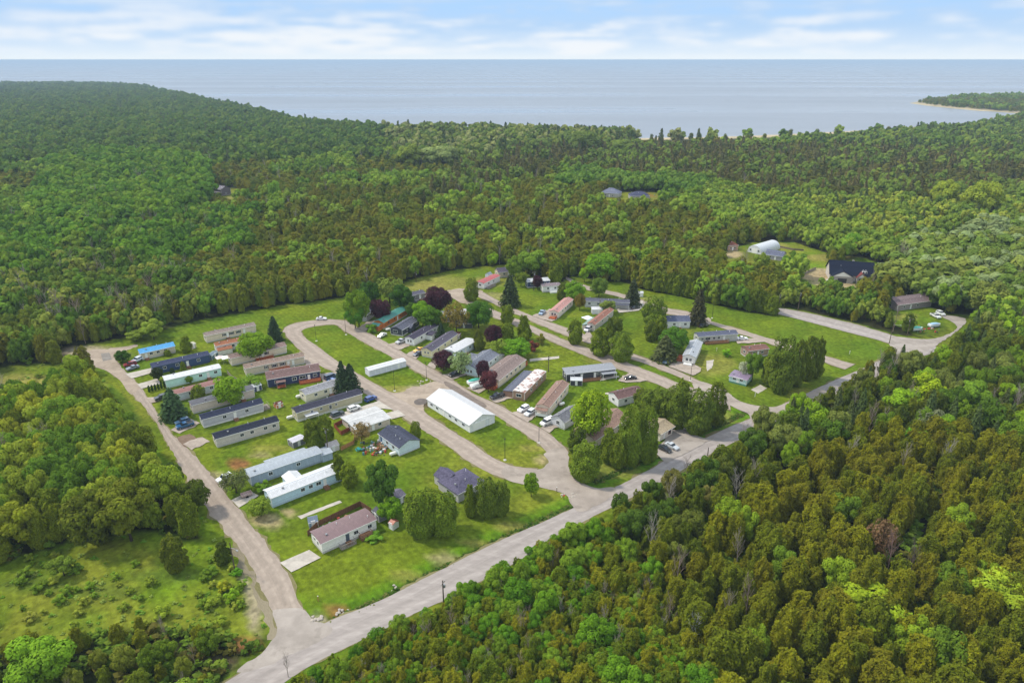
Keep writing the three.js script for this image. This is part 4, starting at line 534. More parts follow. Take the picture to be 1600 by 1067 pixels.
  for (const t of all) {
    if (t.seen && quota[t.kind] > 0) { quota[t.kind]--; const [age, place, grp] = where(t), wd = word(t); tree(t.kind, new THREE.Vector3(t.x, t.y - 0.1, t.z), t.h, t.w, r() * 6.28, t.c, (age ? age + ' ' : '') + wd + ' ' + place, wd + 's of the ' + grp, Math.floor(r() * 12)); }
    else rest.push(t);
  }
  // the many others: one mass per kind, its copies in three grades of detail
  const mass = { cedar: ['cedar_forest', 'unbroken mass of olive cedars covering the land to the lake', 'cedar wood'], leafy: ['broadleaf_forest', 'patches of green broadleaf trees all over the forest', 'broadleaf wood'], bare: ['bare_woodland', 'leafless grey trees scattered through the forest', 'bare wood'], spruce: ['spruce_forest', 'dark pointed spruces and pines towards the lake shore', 'spruce wood'] };
  const dummy = new THREE.Object3D(), col = new THREE.Color();
  const withTrunk = (crown, trunk) => { const t = trunk.toNonIndexed(), n = t.attributes.position.count; t.setAttribute('color', new THREE.Float32BufferAttribute(new Float32Array(n * 3).map((_, i) => [0.5, 0.42, 0.5][i % 3]), 3)); return mergeGeometries([crown, t]); };
  const LOD = { cedar: [GEO.cedar.map((g) => withTrunk(g, GEO.stick)), GEO.cedarMid.map((g) => withTrunk(g, GEO.stick)), GEO.cedarFar], leafy: [GEO.leafy.map((g) => withTrunk(g, GEO.stick)), GEO.leafyMid.map((g) => withTrunk(g, GEO.stick)), GEO.leafyFar], spruce: [GEO.spruce.map((g) => withTrunk(g, GEO.stick)), GEO.spruceMid, GEO.spruceFar], bare: [GEO.bare, [bareGeo(350, false)], [bareGeo(351, false)]] };
  const white = leafMat(255, 255, 255); white.color.set(1, 1, 1);
  for (const kind of Object.keys(mass)) {
    const root = new THREE.Group(); root.name = mass[kind][0]; scene.add(root); tag(root, mass[kind][1], mass[kind][2], undefined, 'stuff');
    const bins = new Map();
    for (const t of rest) if (t.kind === kind) { const lod = t.d < 330 ? 0 : t.d < 720 ? 1 : 2, v = Math.floor(r() * LOD[kind][lod].length), k = lod * 10 + v; if (!bins.has(k)) bins.set(k, []); bins.get(k).push(t); }
    for (const [k, list] of [...bins].sort((a, b) => a[0] - b[0])) {
      const im = new THREE.InstancedMesh(LOD[kind][Math.floor(k / 10)][k % 10], kind === 'bare' ? std({ color: 0xffffff, roughness: 0.95 }) : white, list.length); im.name = numbered(kind === 'bare' ? 'bare_trees' : kind === 'leafy' ? 'broadleaf_trees' : kind + '_trees');
      list.forEach((t, i) => { dummy.position.set(t.x, t.y - 0.1, t.z); dummy.rotation.set(0, r() * 6.28, 0); dummy.scale.set(t.w, t.h, t.w); dummy.updateMatrix(); im.setMatrixAt(i, dummy.matrix); const k2 = 0.84 + 0.32 * r(); col.copy(C(...FOL(kind, t.c))); im.setColorAt(i, col.multiplyScalar(k2)); });
      im.castShadow = im.receiveShadow = true; root.add(im);
    }
  }
  console.log('trees', all.length, 'rest', rest.length, JSON.stringify(quota));

  /* undergrowth: brush filling the forest floor near the edges, and tufts in the rough meadow */
  const brush = [], tuft = [];
  for (let i = 0; i < 9000; i++) {
    const px = -60 + 1720 * r(), py = 470 + 640 * r(); if (inPoly(px, py, PARK)) continue; const open = OPEN.some((o) => inPoly(px, py, o)), p = P(px, py), n = fbm(p.x / 12, p.z / 12, 3);
    if (open) { if (py > 560 && n > 0.46 && r() < 0.55) tuft.push([p, 0.3 + 1.0 * r() * n, [[120, 156, 50], [106, 148, 44], [140, 158, 70], [124, 138, 56]][Math.floor(r() * 4)]]); }
    else if (py > 560 && r() < 0.6) brush.push([p, 1 + 2.2 * r(), [[98, 124, 34], [84, 108, 32], [112, 132, 40], [104, 100, 40]][Math.floor(r() * 4)]]);
  }
  for (const D of DITCHES) for (let i = 0; i < D.length - 1; i++) for (let k = 0; k < 280; k++) { const t = r(), x = lerp(D[i][0], D[i + 1][0], t) + (r() - 0.5) * 1.6, z = lerp(D[i][1], D[i + 1][1], t) + (r() - 0.5) * 1.6; tuft.push([new THREE.Vector3(x, landY(x, z), z), 0.35 + 0.6 * r(), [[66, 96, 30], [84, 110, 36], [112, 116, 56]][Math.floor(r() * 3)]]); }
  for (const [name, label, list, wide] of [['undergrowth', 'low leafy undergrowth between the forest trees', brush, 1.5], ['rough_grass', 'tufts of rough grass and weeds in the meadow and the ditches', tuft, 1.7]]) {
    const im = new THREE.InstancedMesh(leafyCrown(name.length, 70, 0.12, 5, { low: -0.2 }), white, list.length); im.name = name; scene.add(im); tag(im, label, name === 'undergrowth' ? 'undergrowth' : 'grass', undefined, 'stuff');
    list.forEach(([p, h, c], i) => { dummy.position.copy(p); dummy.position.y -= 0.1; dummy.rotation.set(0, r() * 6.28, 0); dummy.scale.set(h * wide, h, h * wide); dummy.updateMatrix(); im.setMatrixAt(i, dummy.matrix); im.setColorAt(i, col.copy(C(...c)).multiplyScalar(0.85 + 0.3 * r())); });
    im.castShadow = im.receiveShadow = true;
  }
  // bushes dotted over the meadow, each by itself
  for (const [x, y, h, w, c, label] of [[40, 900, 2.6, 3.4, [116, 148, 60], 'pale bush at the left end of the meadow'], [118, 895, 2.4, 3.6, [104, 136, 52], 'bush under the maples at the meadow top'], [180, 905, 1.6, 2.4, [120, 150, 56], 'small bush in the middle of the meadow'], [330, 900, 3, 3.6, [96, 128, 48], 'bush near the lamp at the meadow right end'], [362, 940, 3.2, 3.6, [120, 160, 44], 'bright bush between meadow and left road'], [350, 925, 3, 3.2, [150, 160, 50], 'yellowish bush near the left road bend'], [48, 970, 2.2, 3, [150, 160, 90], 'pale weed clump at the bottom of the meadow'], [255, 965, 3.4, 4, [134, 158, 60], 'light bush above the thicket'], [372, 900, 2.2, 2.8, [84, 134, 40], 'green bush behind the road lamp'], [20, 625, 2.6, 3.4, [112, 140, 56], 'bush beside the far left clearing'], [60, 590, 2, 3, [122, 146, 64], 'bush in the middle of the far left clearing'], [585, 843, 1.6, 4.6, [96, 140, 52], 'low ivy like bush beside the rusty roofed home'], [1385, 412, 3.6, 4.4, [108, 120, 60], 'dark bush at the modern house lawn edge']])
    tree('shrub', P(x, y), h, w, r() * 6, c, label, undefined, Math.floor(r() * 3));
  for (let i = 0; i < 46; i++) { const x = 10 + 390 * r(), y = 865 + 120 * r(); if (!inPoly(x, y, OPEN[0])) continue; const k = 0.7 + 0.9 * r(); tree('shrub', P(x, y), 1.5 * k, 2 * k, r() * 6, [[112, 146, 52], [126, 150, 60], [104, 134, 48], [140, 156, 74]][i % 4], 'low green bush scattered over the rough meadow', 'low bushes of the rough meadow', i); }
}

/* ---------- buildings ---------- */
function box(w, h, d, x = 0, y = 0, z = 0) { // a box with its uv in metres
  const g = new THREE.BoxGeometry(w, h, d), uv = g.attributes.uv, dims = [[d, h], [d, h], [w, d], [w, d], [w, h], [w, h]];
  for (let f = 0; f < 6; f++) for (let i = 0; i < 4; i++) { const k = f * 4 + i; uv.setXY(k, uv.getX(k) * dims[f][0], uv.getY(k) * dims[f][1]); }
  g.translate(x, y, z); return g;
}
function poly3(faces) { // flat polygons, fan-split, uv in metres within each face's own plane (u level, v up the slope)
  const pos = [], uv = [], a = new THREE.Vector3(), b = new THREE.Vector3(), n = new THREE.Vector3(), u = new THREE.Vector3(), v = new THREE.Vector3();
  for (const f of faces) {
    const V = f.map((p) => new THREE.Vector3(...p)); n.crossVectors(a.subVectors(V[1], V[0]), b.subVectors(V[2], V[0])).normalize();
    u.set(n.z, 0, -n.x); if (u.lengthSq() < 1e-4) u.set(1, 0, 0); u.normalize(); v.crossVectors(n, u).normalize();
    for (let i = 1; i < V.length - 1; i++) for (const p of [V[0], V[i], V[i + 1]]) { pos.push(p.x, p.y, p.z); uv.push(p.dot(u), p.dot(v)); }
  }
  const g = new THREE.BufferGeometry(); g.setAttribute('position', new THREE.Float32BufferAttribute(pos, 3)); g.setAttribute('uv', new THREE.Float32BufferAttribute(uv, 2)); g.computeVertexNormals(); return g;
}
// roofs over a rectangle x0..x1, z0..z1 (front is +z), eaves at height h, with thickness; ridge along x unless noted
function gable(x0, x1, z0, z1, h, rise, ov = 0.35, th = 0.14, zr = (z0 + z1) / 2) {
  const sl = rise / ((z1 - z0) / 2), a = x0 - ov, b = x1 + ov, f = z1 + ov, k = z0 - ov, ef = h - ov * rise / (z1 - zr), ek = h - ov * rise / (zr - z0), R = h + rise;
  return poly3([[[a, ef + th, f], [b, ef + th, f], [b, R + th, zr], [a, R + th, zr]], [[b, ek + th, k], [a, ek + th, k], [a, R + th, zr], [b, R + th, zr]], [[a, ef, f], [b, ef, f], [b, ef + th, f], [a, ef + th, f]], [[b, ek, k], [a, ek, k], [a, ek + th, k], [b, ek + th, k]],
    [[b, ef, f], [b, R, zr], [b, R + th, zr], [b, ef + th, f]], [[b, R, zr], [b, ek, k], [b, ek + th, k], [b, R + th, zr]], [[a, R, zr], [a, ef, f], [a, ef + th, f], [a, R + th, zr]], [[a, ek, k], [a, R, zr], [a, R + th, zr], [a, ek + th, k]], [[b, ef, f], [a, ef, f], [a, R, zr], [b, R, zr]], [[a, ek, k], [b, ek, k], [b, R, zr], [a, R, zr]]]);
}
const gableEnds = (x0, x1, z0, z1, h, rise, zr = (z0 + z1) / 2) => poly3([[[x1, h, z1], [x1, h, z0], [x1, h + rise, zr]], [[x0, h, z0], [x0, h, z1], [x0, h + rise, zr]]]);
function hip(x0, x1, z0, z1, h, rise, ov = 0.4, th = 0.14) {
  const a = x0 - ov, b = x1 + ov, f = z1 + ov, k = z0 - ov, zr = (z0 + z1) / 2, q = Math.min((f - k) / 2, (b - a) / 2 - 0.1), R = h + rise, e = h - 0.12, t = e + th;
  return poly3([[[a, t, f], [b, t, f], [b - q, R, zr], [a + q, R, zr]], [[b, t, k], [a, t, k], [a + q, R, zr], [b - q, R, zr]], [[b, t, f], [b, t, k], [b - q, R, zr]], [[a, t, k], [a, t, f], [a + q, R, zr]], [[a, e, f], [b, e, f], [b, t, f], [a, t, f]], [[b, e, k], [a, e, k], [a, t, k], [b, t, k]], [[b, e, f], [b, e, k], [b, t, k], [b, t, f]], [[a, e, k], [a, e, f], [a, t, f], [a, t, k]], [[a, e, f], [a, e, k], [b, e, k], [b, e, f]]]);
}
function arched(x0, x1, z0, z1, h, rise, ov = 0.18, th = 0.1) { // shallow bowed metal roof
  const n = 8, F = [], a = x0 - ov, b = x1 + ov, zc = (z0 + z1) / 2, hw = (z1 - z0) / 2 + ov, y = (t) => h + rise * (1 - t * t);
  for (let i = 0; i < n; i++) { const t0 = -1 + 2 * i / n, t1 = -1 + 2 * (i + 1) / n; F.push([[a, y(t1) + th, zc + t1 * hw], [b, y(t1) + th, zc + t1 * hw], [b, y(t0) + th, zc + t0 * hw], [a, y(t0) + th, zc + t0 * hw]]); for (const x of [a, b]) F.push([[x, y(t0) - 0.06, zc + t0 * hw], [x, y(t1) - 0.06, zc + t1 * hw], [x, y(t1) + th, zc + t1 * hw], [x, y(t0) + th, zc + t0 * hw]]); }
  for (const s of [-1, 1]) F.push([[a, h - 0.06, zc + s * hw], [b, h - 0.06, zc + s * hw], [b, h + th, zc + s * hw], [a, h + th, zc + s * hw]]);
  return poly3(F);
}
const archEnds = (x0, x1, z0, z1, h, rise) => { const n = 8, F = [], zc = (z0 + z1) / 2, hw = (z1 - z0) / 2; for (const x of [x0, x1]) { const f = []; for (let i = 0; i <= n; i++) { const t = -1 + 2 * i / n; f.push([x, h + rise * (1 - t * t), zc + t * hw]); } F.push(f); } return poly3(F); };
const winGeo = new Map();
function windowOn(o, face, u, sill, w, h, B, { frame = M.white, shutter = null, name = 'window' } = {}) { // face: 'f' front +z, 'r' +x end, 'l' -x end, 'b' back; u metres along the face from its left
  const key = w.toFixed(2) + 'x' + h.toFixed(2); if (!winGeo.has(key)) { const t = 0.1; winGeo.set(key, [mergeGeometries([box(w + t, t, 0.1, 0, h / 2, 0), box(w + t, t, 0.12, 0, -h / 2, 0), box(t, h, 0.1, -w / 2, 0, 0), box(t, h, 0.1, w / 2, 0, 0), box(0.05, h, 0.07, 0, 0, 0)]), box(w, h, 0.04, 0, 0, -0.005)]); }
  const [fg, pg] = winGeo.get(key), m = part(name, fg, frame, o); part('pane', pg, M.glass, m);
  const y = sill + h / 2; if (face === 'f') m.position.set(B.x0 + u, y, B.z1 + 0.03); if (face === 'b') { m.position.set(B.x1 - u, y, B.z0 - 0.03); m.rotation.y = Math.PI; } if (face === 'r') { m.position.set(B.x1 + 0.03, y, B.z1 - u); m.rotation.y = Math.PI / 2; } if (face === 'l') { m.position.set(B.x0 - 0.03, y, B.z0 + u); m.rotation.y = -Math.PI / 2; }
  if (shutter) for (const s of [-1, 1]) { const g = box(0.36, h + 0.1, 0.05, s * (w / 2 + 0.26), 0, 0); const q = part('shutter', g, shutter, o); q.position.copy(m.position); q.rotation.copy(m.rotation); }
}
function doorOn(o, face, u, B, base, mat = M.white, steps = true) {
  const d = part('door', mergeGeometries([box(0.95, 2.05, 0.08), box(0.7, 0.7, 0.1, 0, 0.45, 0), box(1.15, 0.1, 0.12, 0, 1.07, 0)]), mat, o); part('handle', box(0.06, 0.14, 0.08, 0.36, -0.05, 0.07), M.metal, d);
  const y = base + 1.03; if (face === 'f') d.position.set(B.x0 + u, y, B.z1 + 0.035); if (face === 'r') { d.position.set(B.x1 + 0.035, y, B.z1 - u); d.rotation.y = Math.PI / 2; } if (face === 'l') { d.position.set(B.x0 - 0.035, y, B.z0 + u); d.rotation.y = -Math.PI / 2; }
  if (steps) { const s = part('steps', mergeGeometries([box(1.5, base, 1.1, 0, base / 2, 0.55), box(1.5, base * 0.66, 0.35, 0, base * 0.33, 1.27), box(1.5, base * 0.33, 0.35, 0, base * 0.165, 1.62)]), deckWood, o); s.position.set(d.position.x, 0, d.position.z); s.rotation.y = d.rotation.y; }
}
const deckWood = paint('board', 150, 112, 84), deckGrey = paint('board', 160, 150, 138), fenceWood = paint('board', 124, 92, 70), redDeck = paint('board', 186, 106, 72);
function deckOn(o, x, z, w, d, y, mat, name = 'deck') { // raised boards with posts and a railing on three sides
  const k = part(name, mergeGeometries([box(w, 0.12, d, x, y, z), box(w, y, 0.05, x, y / 2, z + d / 2 - 0.04), box(0.05, y, d, x - w / 2 + 0.04, y / 2, z), box(0.05, y, d, x + w / 2 - 0.04, y / 2, z)]), mat, o);
  const gs = []; for (let i = 0; i <= Math.ceil(w / 1.5); i++) gs.push(box(0.09, 1, 0.09, x - w / 2 + 0.06 + (w - 0.12) * i / Math.ceil(w / 1.5), y + 0.5, z + d / 2 - 0.06)); gs.push(box(w, 0.07, 0.12, x, y + 1, z + d / 2 - 0.06), box(w, 0.05, 0.05, x, y + 0.55, z + d / 2 - 0.06)); for (const s of [-1, 1]) gs.push(box(0.1, 0.07, d, x + s * (w / 2 - 0.06), y + 1, z));
  for (let i = 0; i < w / 0.25; i++) gs.push(box(0.04, 0.9, 0.04, x - w / 2 + 0.12 + i * 0.25, y + 0.5, z + d / 2 - 0.06));
  part('railing', mergeGeometries(gs), mat, k);
}
const rB = rng(31);
/* a, b: the two ends of the foot of the long wall seen in the photograph, left to right; w: depth behind it */
function frameOf(a, b) { const A = P(...a), B = P(...b), d = B.clone().sub(A), L = d.length(); return { A, B, L, turn: Math.atan2(-d.z, d.x) }; }
function home(s) {
  const { A, B: E, L, turn } = frameOf(s.a, s.b), w = s.w ?? 4.3, h = (s.h ?? 2.95) * (s.cat ? 1 : 1.13), skirt = s.skirt ?? 0.6, o = thing(s.name ?? 'mobile_home', s.label, s.cat ?? 'mobile home', A.clone().add(E).multiplyScalar(0.5), turn);
  // the group stands at the middle of the front wall; depth goes to -z
  const B = { x0: -L / 2, x1: L / 2, z0: -w, z1: 0 }, wallM = paint(s.wallKind ?? 'siding', ...s.wall.map((c) => Math.round(Math.min(244, c * 1.07)))), roofM = paint(s.roofKind ?? 'shingle', ...s.roof.map((c) => Math.round(c > 196 ? 196 + (c - 196) * 0.4 : c * 0.93))), rise = s.rise ?? 0.75, type = s.type ?? 'gable', trimM = s.trim ? paint('trim', ...s.trim) : M.white;
  const walls = [box(L, h - skirt, w, 0, (h + skirt) / 2, -w / 2)]; if (type === 'gable') walls.push(gableEnds(B.x0, B.x1, B.z0, B.z1, h, rise, s.zr)); if (type === 'arched') walls.push(archEnds(B.x0, B.x1, B.z0, B.z1, h, rise)); if (type === 'shed') walls.push(poly3([[[B.x1, h, 0], [B.x1, h, -w], [B.x1, h + rise, -w]], [[B.x0, h, -w], [B.x0, h, 0], [B.x0, h + rise, -w]], [[B.x0, h, -w], [B.x1, h, -w], [B.x1, h + rise, -w], [B.x0, h + rise, -w]]]));
  part('wall', mergeGeometries(walls.map((g) => g.index ? g.toNonIndexed() : g)), wallM, o);
  part('skirting', box(L - 0.06, skirt, w - 0.06, 0, skirt / 2, -w / 2), paint('panel', ...(s.skirtCol ?? [196, 194, 190])), o);
  let rf; const ov = s.ov ?? 0.3;
  if (type === 'gable') rf = gable(B.x0, B.x1, B.z0, B.z1, h, rise, ov, 0.14, s.zr); else if (type === 'hip') rf = hip(B.x0, B.x1, B.z0, B.z1, h, rise, ov); else if (type === 'arched') rf = arched(B.x0, B.x1, B.z0, B.z1, h, rise, ov); else if (type === 'shed') rf = poly3([[[B.x0 - ov, h + 0.1, ov], [B.x1 + ov, h + 0.1, ov], [B.x1 + ov, h + rise + 0.14, -w - ov], [B.x0 - ov, h + rise + 0.14, -w - ov]], [[B.x0 - ov, h - 0.05, ov], [B.x1 + ov, h - 0.05, ov], [B.x1 + ov, h + 0.1, ov], [B.x0 - ov, h + 0.1, ov]], [[B.x1 + ov, h - 0.05, ov], [B.x1 + ov, h + rise, -w - ov], [B.x1 + ov, h + rise + 0.14, -w - ov], [B.x1 + ov, h + 0.1, ov]], [[B.x0 - ov, h - 0.05, ov], [B.x0 - ov, h + rise, -w - ov], [B.x0 - ov, h + rise + 0.14, -w - ov], [B.x0 - ov, h + 0.1, ov]]]);
  const R = part('roof', rf, roofM, o);
  const eave = type === 'gable' ? h - ov * rise / (s.zr === undefined ? w / 2 : -s.zr) : h;
  part('fascia', mergeGeometries([box(L + 2 * ov, 0.16, 0.05, 0, eave + 0.06, ov + 0.03), ]), trimM, o);
  for (const [x, z] of [[B.x0, 0], [B.x1, 0], [B.x0, -w], [B.x1, -w]]) part('corner_trim', box(0.1, h - skirt, 0.1, x, (h + skirt) / 2, z), trimM, o);
  if (type === 'gable' && (s.ridgeCap ?? true)) part('ridge_cap', box(L + 2 * ov, 0.05, 0.3, 0, h + rise + 0.15, s.zr ?? -w / 2), paint(s.roofKind ?? 'shingle', ...s.roof.map((c) => Math.min(255, c + (s.capLift ?? 14)))), R);
  for (let i = 0; i < (s.vents ?? 3); i++) { const x = lerp(B.x0, B.x1, (i + 0.5 + 0.4 * (rB() - 0.5)) / (s.vents ?? 3)), f = rB() < 0.5 ? 0.3 : 0.7, t = Math.abs(f * 2 - 1), yy = type === 'gable' || type === 'hip' ? h + rise * (1 - t) : type === 'arched' ? h + rise * (1 - t * t) : h + rise * (1 - f) * (type === 'shed' ? 1 : 0); part(i ? 'vent_pipe' : 'roof_vent', i ? new THREE.CylinderGeometry(0.09, 0.09, 0.7, 8).translate(x, yy + 0.35, -w * (1 - f)) : box(0.5, 0.4, 0.5, x, yy + 0.28, -w * (1 - f)), i ? M.white : M.metal, R); }
  const sh = s.shutter ? paint('trim', ...s.shutter) : null, sill = skirt + 0.95, wo = { shutter: sh, frame: s.winFrame ? paint('trim', ...s.winFrame) : M.white };
  for (const q of s.win ?? [0.12, 0.32, 0.52, 0.86]) { const [u, ww, hh] = Array.isArray(q) ? q : [q, 1.2, 1.1]; windowOn(o, 'f', u * L, sill + 1.1 - hh, ww, hh, B, wo); }
  for (const u of s.doors ?? [0.68]) doorOn(o, 'f', u * L, B, skirt, s.doorCol ? paint('trim', ...s.doorCol) : M.white, s.steps ?? true);
  for (const [f, u, ww, hh] of s.ends ?? [['l', 0.5, 1.4, 1.1], ['r', 0.5, 1.4, 1.1]]) windowOn(o, f, u * w, sill + 1.1 - hh, ww, hh, B, wo);
  for (const u of s.backWin ?? []) windowOn(o, 'b', u * L, sill, 1.1, 1.0, B, wo);
  if (s.extra) s.extra(o, B, { L, w, h, rise, skirt, wallM, roofM });
  return o;
}
// a lower wing joined to a home: box with its own small roof, given in the home's own metres
function wing(o, x0, x1, z0, z1, h, rise, wallM, roofM, along = 'x', base = 0.02) {
  const k = part('extension', box(x1 - x0, h - base, z1 - z0, (x0 + x1) / 2, (h + base) / 2, (z0 + z1) / 2), wallM, o); let g, e;
  if (along === 'x') { g = gable(x0, x1, z0, z1, h, rise, 0.22); e = gableEnds(x0, x1, z0, z1, h, rise); } else { g = gable(z0, z1, -x1, -x0, h, rise, 0.22); e = gableEnds(z0, z1, -x1, -x0, h, rise); for (const q of [g, e]) { q.rotateY(-Math.PI / 2); } }
  part('extension_roof', g, roofM, k); part('gable_end', e, wallM, k); return k;
}
function lean(o, x0, x1, z0, z1, hLow, hHigh, wallM, roofM, name = 'lean_to', open = false) { // single slope rising towards +z
  const k = part(name, open ? mergeGeometries([[x0, z0], [x1, z0], [x0, z1], [x1, z1]].map(([x, z]) => box(0.14, hLow, 0.14, x + Math.sign((x0 + x1) / 2 - x) * 0.1, hLow / 2, z + Math.sign((z0 + z1) / 2 - z) * 0.1))) : box(x1 - x0, hLow - 0.02, z1 - z0, (x0 + x1) / 2, hLow / 2, (z0 + z1) / 2), wallM, o), v = 0.2;
  part('lean_to_roof', poly3([[[x0 - v, hHigh + 0.1, z1], [x1 + v, hHigh + 0.1, z1], [x1 + v, hLow + 0.08, z0 - v], [x0 - v, hLow + 0.08, z0 - v]], [[x0 - v, hHigh, z1], [x0 - v, hHigh + 0.1, z1], [x0 - v, hLow + 0.08, z0 - v], [x0 - v, hLow - 0.02, z0 - v]], [[x1 + v, hHigh, z1], [x1 + v, hHigh + 0.1, z1], [x1 + v, hLow + 0.08, z0 - v], [x1 + v, hLow - 0.02, z0 - v]], [[x0 - v, hHigh, z1], [x1 + v, hHigh, z1], [x1 + v, hLow - 0.02, z0 - v], [x0 - v, hLow - 0.02, z0 - v]], [[x0 - v, hLow - 0.02, z0 - v], [x1 + v, hLow - 0.02, z0 - v], [x1 + v, hLow + 0.08, z0 - v], [x0 - v, hLow + 0.08, z0 - v]], [[x0 - v, hHigh, z1], [x1 + v, hHigh, z1], [x1 + v, hHigh + 0.1, z1], [x0 - v, hHigh + 0.1, z1]]]), roofM, k); return k;
}
const CREAM = [216, 202, 180], BEIGE = [206, 192, 172], SHUT = [62, 62, 66];
